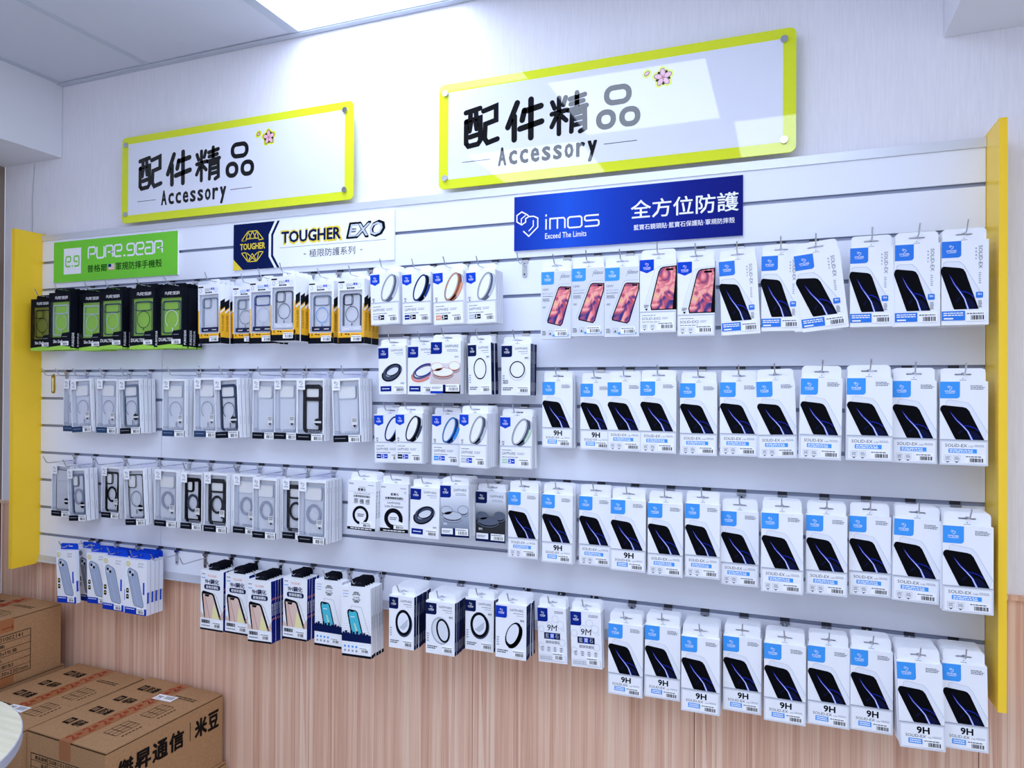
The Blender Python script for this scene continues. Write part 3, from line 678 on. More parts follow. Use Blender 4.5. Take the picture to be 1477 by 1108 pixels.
def a_nm(A, v):
    badge(A, 0, .74, .36, .985, 'navy')
    A.lines(.60, .90, .93, .95, 2, 'soft_text', 2)
    for a, b, r in ((.62, .80, .12), (.80, .70, .13), (.12, .60, .11), (.84, .38, .12), (.88, .62, .06), (.1, .3, .1), (.42, .70, .1)): A.ring(a, b, r, r, .0018, 'pale_grey', 2)
    A.text('9M', .32, .58, .66, .69, 'dark_text', 3, .0, shear=.12)
    A.rect(.22, .43, .78, .545, 'deep_navy', 3); A.rect(.42, .44, .58, .535, 'royal', 4)
    for c, a in (('藍', .27), ('寶', .44), ('石', .61)): A.text(c, a, .452, a + .12, .528, 'silver' if c != '寶' else 'sticker', 5)
    A.text('鏡頭保護貼', .27, .345, .76, .40, 'soft_text', 3)
    for a in (.08, .30, .52, .74): A.ring(a + .07, .25, .07, .07, .0005, 'line_grey', 3); A.lines(a + .03, .20, a + .11, .29, 3, 'soft_text', 3)
    A.stroke([(.04, .03), (.96, .03), (.96, .13), (.04, .13)], .0005, 'faint_text', 3, True); A.lines(.06, .045, .55, .115, 3, 'faint_text', 3)
def a_bc(A, v):
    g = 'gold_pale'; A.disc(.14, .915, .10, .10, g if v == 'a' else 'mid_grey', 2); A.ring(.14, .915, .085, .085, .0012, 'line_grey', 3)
    A.text('EXO', .62, .92, .86, .95, 'mid_grey', 2, shear=.2); A.lines(.60, .87, .86, .90, 2, 'faint_text', 2)
    body = [(.12, .78), (.16, .825), (.24, .84), (.48, .80), (.56, .77), (.60, .72), (.86, .20), (.86, .16), (.80, .135), (.46, .16), (.40, .20), (.14, .70)]
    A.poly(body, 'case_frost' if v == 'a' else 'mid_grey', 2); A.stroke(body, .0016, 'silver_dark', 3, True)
    A.rrect(.17, .69, .42, .80, .004, 'case_pale', 4); A.disc(.24, .765, .055, .055, 'ink', 5); A.disc(.36, .72, .055, .055, 'ink', 5)
    A.stroke([(.34, .62), (.62, .20)], .0012, 'case_pale', 4)
    for b in (.27, .38): A.rrect(.06, b, .18, b + .085, .004, 'ink', 3, (0, 0, 1, 1)); A.disc(.12, b + .045, .03, .03, 'gold', 4)
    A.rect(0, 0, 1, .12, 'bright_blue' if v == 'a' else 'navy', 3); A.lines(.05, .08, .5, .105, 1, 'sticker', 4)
    A.rect(.84, .38, .91, .60, 'royal', 4)
def a_nt(A, v):
    A.lines(.05, .92, .25, .96, 1, 'faint_text', 2); A.lines(.05, .86, .24, .89, 1, 'sky_blue', 2); A.text('TOUGHER', .32, .895, .70, .93, 'salmon', 2)
    A.text('9H鋼化', .20, .78, .80, .86, 'deep_navy', 2, .03); A.rrect(.16, .685, .86, .765, .006, 'deep_navy', 2); A.text('玻璃保護貼', .24, .70, .78, .75, 'sticker', 3, .01)
    A.poly([(0, .20), (0, .30), (.20, .22), (.3, .20)], 'peach_screen', 2); A.poly([(.78, .2), (1, .36), (1, .2)], 'peach_screen', 2)
    out = [(.16, .20), (.05, .58), (.06, .63), (.12, .655), (.50, .63), (.60, .60), (.92, .20)]
    A.poly(out, 'ink', 2); A.poly([(.21, .20), (.11, .60), (.48, .60), (.54, .58), (.84, .20)], 'peach_screen', 3)
    A.poly([(.50, .20), (.58, .46), (.74, .32), (.82, .20)], 'gold_pale', 4); A.stroke([(.20, .58), (.42, .20)], .0012, 'copper_dark', 5); A.poly([(.18, .595), (.22, .565), (.36, .56), (.40, .60)], 'ink', 5)
    A.stroke([(.28, .20), (.17, .56)], .0008, 'orange', 5); A.stroke([(.30, .64), (.62, .62), (.72, .56), (1, .24)], .0007, 'ink', 4)
    A.rect(0, 0, 1, .20, 'white_card', 6); A.rect(0, 0, 1, .03, 'box_black', 7); A.lines(.06, .10, .42, .17, 1, 'dark_text', 7, .8); A.lines(.06, .06, .42, .09, 1, 'soft_text', 7)
def a_nc(A, v):
    A.lines(.07, .93, .25, .95, 1, 'faint_text', 2); A.lines(.07, .89, .25, .91, 1, 'sky_blue', 2); A.lines(.07, .85, .25, .87, 1, 'faint_text', 2)
    gem(A, .52, .86, .013, 1.15, .0011, 'dark_text', 3); A.text('TOUGHER', .41, .845, .63, .865, 'dark_text', 3)
    for i in range(9):
        for j in range(18):
            w = .006 + .0017 * (9 - i) * .4
            if j % 1 == 0: A.rect(.02 + j * .054, .30 + i * .033, .02 + j * .054 + w * 1.6, .30 + i * .033 + w * .5, 'soft_text', 1)
    A.poly([(.36, .24), (.20, .62), (.21, .66), (.26, .68), (.50, .67), (.56, .64), (.78, .24)], 'ink', 3); A.poly([(.40, .24), (.245, .62), (.28, .66), (.49, .655), (.53, .63), (.74, .24)], 'cyan_screen', 4)
    A.poly([(.56, .24), (.42, .48), (.46, .49), (.66, .24)], 'mint', 5); A.poly([(.29, .665), (.32, .645), (.42, .645), (.45, .665)], 'ink', 5); A.lines(.32, .56, .46, .60, 1, 'sticker', 6, .3)
    A.stroke([(.34, .69), (.34, .73), (.68, .72), (.96, .30)], .0006, 'soft_text', 2)
    A.rect(0, .215, 1, .33, 'deep_navy', 6)
    for a, b in ((.04, .35), (.12, .37), (.2, .345), (.30, .38), (.38, .36), (.5, .375), (.62, .35), (.74, .36), (.84, .345)): A.rect(a, .32, a + .07, b, 'deep_navy', 6)
    A.rect(0, 0, 1, .215, 'white_card', 6); A.rect(0, 0, 1, .035, 'box_black', 7)
    for i in range(2):
        for j in range(4): A.rect(.08 + j * .13, .07 + i * .06, .14 + j * .13, .10 + i * .06, 'sky_blue' if i else 'faint_text', 7)
def a_pg(A, v):
    puregear(A, .30, .885, .86, .93, .0011, 'sticker')
    A.poly([(0, .19), (.55, .19), (.62, .29), (1, .31), (1, 0), (0, 0)], 'box_black', 2)
    A.text('Slim Shell' if v in 'ab' else 'DUALTEK', .06 if v in 'cde' else .22, .12, .62, .175, 'sticker', 3, .01)
    A.poly([(0, 0), (0, .05), (.55, .075), (1, .05), (1, 0)], 'lime', 3)
    A.lines(.62, .22, .86, .24, 1, 'faint_text', 3)
def a_tg(A, v):
    A.rect(0, 0, 1, .095, 'box_black', 1); A.rect(0, .095, 1, .17, 'tab_yellow', 1); A.rect(0, .02, .05, .56, 'tab_yellow', 1)
    A.poly([(.93, .10), (1, .10), (1, .62), (.97, .62), (.93, .5)], 'tab_yellow', 1)
    A.rect(.02, .945, .25, .968, 'ink', 2); A.disc(.12, .895, .055, .075, 'faint_text', 2); A.disc(.12, .895, .04, .06, 'white_card', 3)
    A.text('EXO', .32, .885, .55, .93, 'sky_blue' if v in 'bc' else 'mid_grey', 2, .01, shear=.2); A.text('軍規', .58, .90, .74, .94, 'royal', 2, .02); A.lines(.34, .845, .66, .872, 1, 'ink', 2, .8); A.ring(.82, .895, .06, .07, .0006, 'sky_blue', 2)
    for a, b in ((.13, .15), (.13, .125), (.28, .14), (.38, .135)): A.rect(a, b, a + (.035 if a < .2 else .07), b + .018, 'ink', 2)
    A.lines(.52, .13, .86, .145, 1, 'copper_dark', 2)
def a_cs(A, v):
    A.rect(.0, .0, 1, .105, 'box_black' if v != 'clear' else 'case_navy', 2); A.lines(.06, .05, .45, .07, 1, 'faint_text', 3)
    A.rect(.02, .815, .30, .985, 'white_card', 3); imos_logo(A, .15, .925, .011, .0009, 'soft_text', 4); imos_word(A, .08, .855, .23, .875, .0007, 'soft_text', 4)
    A.lines(.06, .125, .26, .18, 2, 'faint_text', 3); A.lines(.42, .12, .90, .17, 2, 'faint_text', 3)
ARTS = dict(ss=a_ss, sv=a_sv, x2=a_x2, tw=a_tw, rl=a_rl, sl=a_sl, lp=a_lp, ck=a_ck, nm=a_nm, bc=a_bc, nt=a_nt, nc=a_nc, pg=a_pg, tg=a_tg, cs=a_cs)
STK = dict(ss=(.52, .03, .93, .125), sv=(.52, .045, .93, .155), x2=(.50, .04, .93, .14), tw=(.48, .035, .9, .135), rl=(.60, .05, .95, .19), sl=(.56, .05, .94, .17), lp=(.52, .04, .97, .17), ck=(.50, .07, .86, .17), nm=(.50, .06, .90, .19), bc=(.56, .02, .90, .12), nt=(.54, .05, .92, .155), nc=(.60, .07, .94, .15), pg=(.58, .075, .92, .15), tg=(.52, .035, .9, .125), cs=(.56, .0, .97, .11))
WINDOW = dict(pg=(.06, .22, .94, .84), tg=(.06, .175, .92, .83), cs=(.03, .10, .97, .965))

def sticker_mesh(t, W, H):
    a0, b0, a1, b1 = STK[t]; A = Art(W, H)
    y = EPS * 13; mb = A.mb; mb.box(a0 * W, -y, b0 * H, a1 * W, 0, b1 * H, 'sticker'); A.n = Vector((0, -1, 0)); A.o = Vector((0, 0, 0))
    rnd = random.Random(hash(t) % 99 if False else len(t) + ord(t[0])); a = a0 + (a1 - a0) * .25
    while a < a1 - (a1 - a0) * .1:
        w = (a1 - a0) * rnd.choice((.025, .04, .06)); A.rect(a, b0 + (b1 - b0) * .12, a + w, b0 + (b1 - b0) * .6, 'ink', 14); a += w + (a1 - a0) * rnd.choice((.02, .035, .05))
    A.lines(a0 + (a1 - a0) * .05, b0 + (b1 - b0) * .68, a1 - (a1 - a0) * .05, b0 + (b1 - b0) * .92, 1, 'soft_text', 14)
    return mb.mesh('barcode_sticker')

def carton_mesh(t, v, W, H, T, tab, name='carton'):
    """box body (front at y=0, back at y=T, base z=0) with its hanging tab on the back plane"""
    mb = MB(); T2 = T * .96
    base = {'pg': 'box_black', 'bc': 'white_card'}.get(t, 'white_card')
    side = {'sl': 'deep_navy' if ('thick' in v or v.startswith('front')) else 'white_card', 'lp': 'white_card', 'nt': 'side_blue', 'pg': 'box_black', 'tg': 'white_card', 'bc': 'cool_white'}.get(t, base)
    if t in WINDOW:
        a0, b0, a1, b1 = WINDOW[t]; x0, z0, x1, z1 = a0 * W, b0 * H, a1 * W, b1 * H
        fr = base
        for q in (((0, 0), (W, 0), (W, z0), (0, z0)), ((0, z1), (W, z1), (W, H), (0, H)), ((0, z0), (x0, z0), (x0, z1), (0, z1)), ((x1, z0), (W, z0), (W, z1), (x1, z1))):
            mb.face([(x, 0, z) for x, z in q], fr)
        inner = {'pg': 'lime', 'tg': 'cool_white', 'cs': 'pale_grey'}[t]; d = T2 * .5
        if t == 'pg' and v == 'a': inner = 'lime_dark'
        mb.face([(x0, d, z0), (x1, d, z0), (x1, d, z1), (x0, d, z1)], inner)
        iw = {'pg': 'box_black', 'tg': 'cool_white', 'cs': 'cool_white'}[t]
        mb.face([(x0, 0, z0), (x0, d, z0), (x0, d, z1), (x0, 0, z1)], iw); mb.face([(x1, 0, z0), (x1, 0, z1), (x1, d, z1), (x1, d, z0)], iw)
        mb.face([(x0, 0, z0), (x1, 0, z0), (x1, d, z0), (x0, d, z0)], iw); mb.face([(x0, 0, z1), (x0, d, z1), (x1, d, z1), (x1, 0, z1)], iw)
        mb.face([(0, 0, 0), (0, 0, H), (0, T2, H), (0, T2, 0)], side); mb.face([(W, 0, 0), (W, T2, 0), (W, T2, H), (W, 0, H)], side)
        mb.face([(0, T2, 0), (0, T2, H), (W, T2, H), (W, T2, 0)], base); mb.face([(0, 0, H), (W, 0, H), (W, T2, H), (0, T2, H)], base); mb.face([(0, 0, 0), (0, T2, 0), (W, T2, 0), (W, 0, 0)], 'lime' if t == 'pg' else base)
    else: mb.box(0, 0, 0, W, T2, H, base, side=side, top='box_black' if False else None)
    sd = Art(T2, H, (W, 0, 0), (0, 1, 0), (0, 0, 1), (1, 0, 0), mb)
    if t == 'tg': sd.poly([(0, .1), (1, .1), (1, .62), (0, .55)], 'tab_yellow', 1); sd.poly([(0, .55), (1, .62), (1, .76), (0, .70)], 'box_black', 1); sd.rect(0, 0, 1, .1, 'box_black', 1); sd.text('TOUGHER', .3, .2, .7, .48, 'box_black', 2, rot=90); sd.poly([(0, .5), (1, .57), (1, .60), (0, .53)], 'white_card', 2)
    elif t == 'pg': sd.text('PUREGEAR', .25, .06, .72, .30, 'sticker', 1, .01, rot=90); sd.rect(0, .0, 1, .03, 'lime', 1)
    elif t == 'cs': sd.text('imos', .42, .80, .62, .88, 'mid_grey', 1, rot=-90); sd.rect(.47, .22, .54, .36, 'line_grey', 1); sd.rect(.93, .01, 1, .985, 'box_black', 1)
    elif t == 'sl' and side == 'deep_navy': sd.text('SAPPHIRE', .3, .62, .65, .85, 'faint_text', 1, rot=-90); sd.rect(.3, .08, .6, .25, 'faint_text', 1)
    elif t == 'bc': sd.rect(.15, .22, .55, .42, 'royal', 1); sd.text('TOUGHER', .60, .22, .9, .42, 'copper_dark', 2, rot=90)
    elif t == 'nt': sd.text('TOUGHER', .3, .44, .75, .64, 'sticker', 1, .01, rot=90); sd.poly([(0, .36), (1, .40), (1, .415), (0, .375)], 'salmon', 1); sd.poly([(0, .68), (1, .72), (1, .735), (0, .695)], 'salmon', 1)
    elif t == 'nc': sd.rect(0, 0, 1, .05, 'box_black', 1); sd.text('TOUGHER', .4, .40, .75, .60, 'soft_text', 1, rot=90)
    elif t == 'ck': sd.text('藍寶石鏡頭保護貼', .3, .25, .75, .80, 'dark_text', 1, rot=-90)
    if t in ('ss', 'sv', 'x2', 'rl', 'tw', 'nm', 'lp', 'nc', 'bc'): sd.rect(.90, .005, 1, .995, 'line_grey', 1)
    # tab
    th = .0005; y0, y1 = T2 - th, T2
    slot = None
    if t in ('nt', 'nc'):      # black round-shouldered plastic hanger
        c = W * .5; w = W * .24; h = .020
        mb.prism([(c - w, H), (c + w, H)] + rr(c - w, H + h * .5, c + w, H + h, w * .45, (0, 0, 1, 1))[2:-1] + [(c - w, H + .001)], y0 - .0008, y1, 'box_black'); slot = .011
        mb.box(c - w * .5, y0 - .0012, H + .006, c + w * .5, y0 - .0008, H + .011, 'dark_text')
    elif t == 'cs':
        c = W * .55; w = W * .30; h = .017; mb.prism(rr(c - w, H, c + w, H + h, .004, (0, 0, 1, 1)), y0, y1, 'clear_tab'); slot = .011
    else:
        h = tab; m = {'pg': 'box_black', 'bc': 'royal'}.get(t, 'white_card')
        if t == 'tg': x0, x1 = W * .32, W * .80
        else: x0, x1 = W * .03, W * .97
        c = (x0 + x1) / 2; zs = H + h * .52; sw = (x1 - x0) * .19; r = min(.008, h * .5); sh = .0017
        top = [(x0, zs), (c - sw, zs), (c - sw + .0008, zs + sh), (c - .004, zs + sh), (c - .002, zs + .0042), (c + .002, zs + .0042), (c + .004, zs + sh), (c + sw - .0008, zs + sh), (c + sw, zs), (x1, zs)]
        top += [p for p in rr(x0, H, x1, H + h, r, (0, 0, 1, 1)) if p[1] > zs]
        bot = [(x0, H - .002), (x1, H - .002), (x1, zs), (c + sw, zs), (c + sw - .0008, zs - sh), (c - sw + .0008, zs - sh), (c - sw, zs), (x0, zs)]
        mb.prism(top, y0, y1, m); mb.prism(bot, y0, y1, m); slot = h * .52
        mb.poly = None
        if m == 'white_card':
            A = Art(W, 1, (0, y0, 0), mb=mb); A.poly([((c - .0015) / W, H + h * .2), ((c + .0015) / W, H + h * .2), (c / W, H + h * .2 + .0022)], 'soft_text', 1); A.rect((c - .006) / W, H + h * .07, (c + .006) / W, H + h * .07 + .0012, 'faint_text', 1)
    return mb.mesh(name), slot

def strip(mb, pts, w, y0, y1, m, closed=False):
    A = Art(1, 1, (0, y0, 0), mb=mb); A.stroke(pts, w, m, 0, closed)
    B = Art(1, 1, (0, y1, 0), mb=mb); B.stroke(pts, w, m, 0, closed)
def case_mesh(t, v, W, H, T):
    """phone case behind the window: raised rim, camera rim and magnet ring"""
    mb = MB(); a0, b0, a1, b1 = WINDOW[t]; x0, x1, z0, z1 = a0 * W + .008, a1 * W - .007, b0 * H + .006, b1 * H - .010
    if t == 'cs': x0 = .20 * W if v in ('navy', 'black', 'silver') else .16 * W; x1 = .90 * W; z1 = .90 * H; z0 = .12 * H
    y0, y1 = T * .2, T * .44
    V = dict(clear=('case_pale', 'case_ring', 'C'), grey=('case_grey', 'case_grey', 'C'), navy=('case_navy', 'case_navy', 'C'), plain=('case_pale', None, None), black=('case_black', None, None), silver=('silver', None, None),
             greyring=('case_grey', 'case_ring', 'O'), blackring=('case_black', 'case_black', 'O'), thinring=('case_black', 'case_dark_ring', 'T'), lightring=('case_pale', 'case_ring', 'O'), darkring=('case_black', 'case_dark_ring', 'O'), blackring2=('case_black', 'case_black', 'O'))
    if t == 'pg': rim, ring, k = {'a': ('case_black', 'case_black', 'T'), 'b': ('case_pale', 'case_pale', 'T'), 'c': ('case_navy', 'case_pale', 'T'), 'd': ('case_navy', 'case_black', 'T'), 'e': ('case_navy', 'sticker', 'C')}[v]
    elif t == 'tg': rim, ring, k = {'a': ('case_grey', None, None), 'b': ('case_grey', 'case_grey', 'T'), 'c': ('steel_blue', 'case_pale', 'T'), 'd': ('case_dark_ring', 'case_dark_ring', 'T'), 'e': ('case_grey', 'sky_blue', 'T')}[v]
    else: rim, ring, k = V[v]
    heavy = v in ('black', 'navy', 'grey', 'blackring2', 'blackring', 'darkring', 'greyring') if t == 'cs' else False
    w = .0072 if heavy else .0028
    if v in ('darkring', 'black', 'blackring2'): w = .0105
    strip(mb, rr(x0 + w / 2, z0 + w / 2, x1 - w / 2, z1 - w / 2, .009), w, y0, y1, rim, True)
    if t == 'cs' and v != 'silver': mb.face([(x0 + .003, y1, z0 + .003), (x1 - .003, y1, z0 + .003), (x1 - .003, y1, z1 - .003), (x0 + .003, y1, z1 - .003)], 'cool_white')
    cw = (x1 - x0); ch = (z1 - z0)
    small = v in ('a', 'blackring', 'thinring', 'darkring', 'greyring') or (t == 'tg' and v in 'abd')
    cx1 = x0 + cw * (.52 if small else .90)
    strip(mb, rr(x0 + w * .9, z1 - ch * (.28 if not small else .30), cx1, z1 - w * .9, .007), max(w * .55, .0022), y0 - .0005, y1, rim, True)
    if t == 'cs' and v != 'silver':
        mb.face([(x, y0 + (y1 - y0) * .55, z) for x, z in rr(x0 + w * .9, z1 - ch * (.28 if not small else .30), cx1, z1 - w * .9, .006)], 'sticker')
    if t == 'cs' and v == 'black': mb.box(x0, y0, z1 - ch * .34, x1, y1, z1 - ch * .29, rim)
    if t == 'cs' and v == 'silver':
        mb.face([(x0, y0, z0), (x1, y0, z0), (x1, y0, z1), (x0, y0, z1)], 'pale_grey')
    if ring:
        cu, cv = (x0 + x1) / 2 + cw * .02, z0 + ch * .44; r = cw * (.36 if k != 'O' else .37)
        th = {'C': .0024, 'T': .0022, 'O': .0076}[k]
        A = Art(1, 1, (0, y0 - .0004, 0), mb=mb)
        if k == 'C': A.ring(cu, cv, r, r * 1.08, th, ring, 0, a0=-60, a1=235); A.rect(cu + r * .1, z0 + ch * .06, cu + r * .1 + .0035, z0 + ch * .17, ring if rim != 'case_pale' else 'case_ring', 0)
        elif k == 'T': A.ring(cu, cv, r, r * 1.05, th, ring, 0, a0=-88, a1=268); A.rect(cu - .0015, z0 + ch * .10, cu + .0015, z0 + ch * .20, ring, 0)
        else:
            A.ring(cu, cv, r, r * 1.15, th, ring, 0); A.ring(cu, cv, r * .86, r * .99, .0012, 'case_pale' if ring == 'case_ring' else ring, 1)
    if t == 'cs':
        A = Art(W, H, (0, y0 - .002, 0), mb=mb)
        if v in ('grey', 'navy', 'black', 'silver', 'greyring', 'thinring'): A.disc(.76, .30, .12, .12, 'ink', 0); A.rect(.62, .285, .90, .315, 'sticker', 1)
        else: A.rect(.66, .26, .88, .38, 'sticker', 0); A.lines(.69, .31, .85, .37, 3, 'soft_text', 1); A.poly([(.71, .265), (.77, .225), (.83, .265)], 'ink', 1)
    if t == 'tg':
        A = Art(W, H, (0, y0 - .002, 0), mb=mb); A.rect(.12, .20, .88, .275, 'deep_navy' if v != 'd' else 'cool_white', 0); A.rect(.22, .225, .42, .24, 'sticker', 1); A.rect(.6, .225, .80, .24, 'sticker', 1)
    return mb.mesh('phone_case')
def pane_mesh(t, W, H):
    a0, b0, a1, b1 = WINDOW[t]; mb = MB(); mb.face([(a0 * W, .0003, b0 * H), (a1 * W, .0003, b0 * H), (a1 * W, .0003, b1 * H), (a0 * W, .0003, b1 * H)], 'clear_film'); return mb.mesh('window_film')

H0 = dict(pg=.192, tg=.183, rl=.139, tw=.170, x2=.176, sv=.173, cs=.181, sl=.135, lp=.137, ck=.137, ss=.174, bc=.177, nt=.182, nc=.185, nm=.139)
W0 = dict(pg=.100, tg=.088, rl=.087, tw=.083, x2=.087, sv=.085, cs=.090, sl=.083, lp=.086, ck=.090, ss=.0855, bc=.090, nt=.086, nc=.090, nm=.078)
TAB = dict(pg=.016, tg=.018, rl=.019, tw=.026, x2=.024, sv=.026, ss=.027, sl=.020, lp=.019, ck=.021, nm=.022, bc=.021)
KIND = dict(pg='phone_case_box', tg='phone_case_box', cs='phone_case_box', bc='phone_case_box', rl='lens_protector_box', sl='lens_protector_box', lp='lens_protector_box', ck='lens_protector_box', nm='lens_protector_box')
LOOK = {('pg', 'a'): 'black box with case over dull green', ('pg', 'b'): 'black box with clear case over lime', ('pg', 'c'): 'black box with navy-edged case over lime', ('pg', 'd'): 'black box with dark-ringed case over lime', ('pg', 'e'): 'black box with white-ringed case over lime',
 ('tg', 'a'): 'yellow-black window box with clear case', ('tg', 'b'): 'yellow-black window box with smoky case', ('tg', 'c'): 'yellow-black window box with blue-edged case', ('tg', 'd'): 'yellow-black window box with dark-ringed case', ('tg', 'e'): 'yellow-black window box with blue-ringed case',
 ('cs', 'clear'): 'white window box with pale ringed case', ('cs', 'grey'): 'white window box with grey case', ('cs', 'navy'): 'white window box with slate-blue case', ('cs', 'plain'): 'white window box with plain clear case', ('cs', 'black'): 'white window box with black-framed case',
 ('cs', 'silver'): 'silvery white window box', ('cs', 'greyring'): 'white window box with greyish case', ('cs', 'blackring'): 'white window box with black-ringed case', ('cs', 'thinring'): 'white window box with thin dark ring', ('cs', 'lightring'): 'white window box with pale grey ring', ('cs', 'darkring'): 'white window box, dark slate-ringed case', ('cs', 'blackring2'): 'white window box with heavy black ring',
 ('rl', 'silver'): 'white lens-ring box showing silver ring', ('rl', 'blue'): 'white lens-ring box showing dark blue ring', ('rl', 'copper'): 'white lens-ring box showing copper ring', ('rl', 'black'): 'white lens-ring box showing black ring', ('rl', 'sky'): 'white lens-ring box showing light blue ring', ('rl', 'green'): 'white lens-ring box showing pale green ring',
 ('sl', 'tiltblack'): 'white lens box showing slanted black ring', ('sl', 'pink'): 'white lens box showing pinkish ring', ('sl', 'front'): 'narrow white lens box, thin black ring', ('sl', 'front2'): 'white lens box showing thin round ring', ('sl', 'frontthick'): 'navy-sided lens box, thick black ring', ('sl', 'thick2'): 'navy-sided lens box, ring on white disc', ('sl', 'thick3'): 'navy-sided lens box, upright thick ring', ('sl', 'tiltthick'): 'blue-sided lens box, slanted thick ring',
 ('lp', 'light'): 'white lens box with warm lens photo', ('lp', 'mid'): 'lens box with grey lens photo', ('lp', 'dark'): 'lens box with black lens photo', ('ck', 'a'): 'Chinese-lettered lens box with thin black ring', ('ck', 'b'): 'Chinese-lettered lens box with thick black ring', ('nm', 'a'): 'white 9M lens box, navy name block',
 ('tw', 'a'): 'pale grey box with flower-screen phone', ('x2', 'a'): 'white box with flower phone, royal badge', ('sv', 'a'): 'white box with sideways lettering, dark phone', ('ss', 'p'): 'white box with dark phone picture', ('ss', 'h'): 'white 9H box with dark phone picture',
 ('bc', 'a'): 'blue-topped box picturing pale phone', ('bc', 'dark'): 'shaded blue-topped box, half hidden', ('nt', 'a'): 'white box on black hanger, peach phone', ('nc', 'a'): 'white box on black hanger, cyan phone'}
WHERE = dict(A='in the top-left black group', B='in the top yellow-black group', C='in the top ring-box group', D='in the flower-phone group, top row', E='in the top-right corner group', F='in the upper left case row', G='in the upper middle lens row',
 H='in the lower middle ring row', I='in the second right-hand row', J='in the lower left case row', K='in the third-row lens group', L='in the third right-hand row', M='in the bottom-left blue-topped group', N='in the bottom black-hanger group', O='in the bottom lens group', P='in the bottom right-hand row')
ORD = ['first', 'second', 'third', 'fourth', 'fifth', 'sixth', 'seventh', 'eighth', 'ninth', 'tenth', 'eleventh', 'twelfth']
GZ = dict(A=1.85, B=1.85, C=1.85, D=1.85, E=1.85, F=1.55, I=1.55, G=1.65, H=1.45, J=1.25, K=1.25, L=1.25, M=.95, N=.95, O=.95, P=.95)
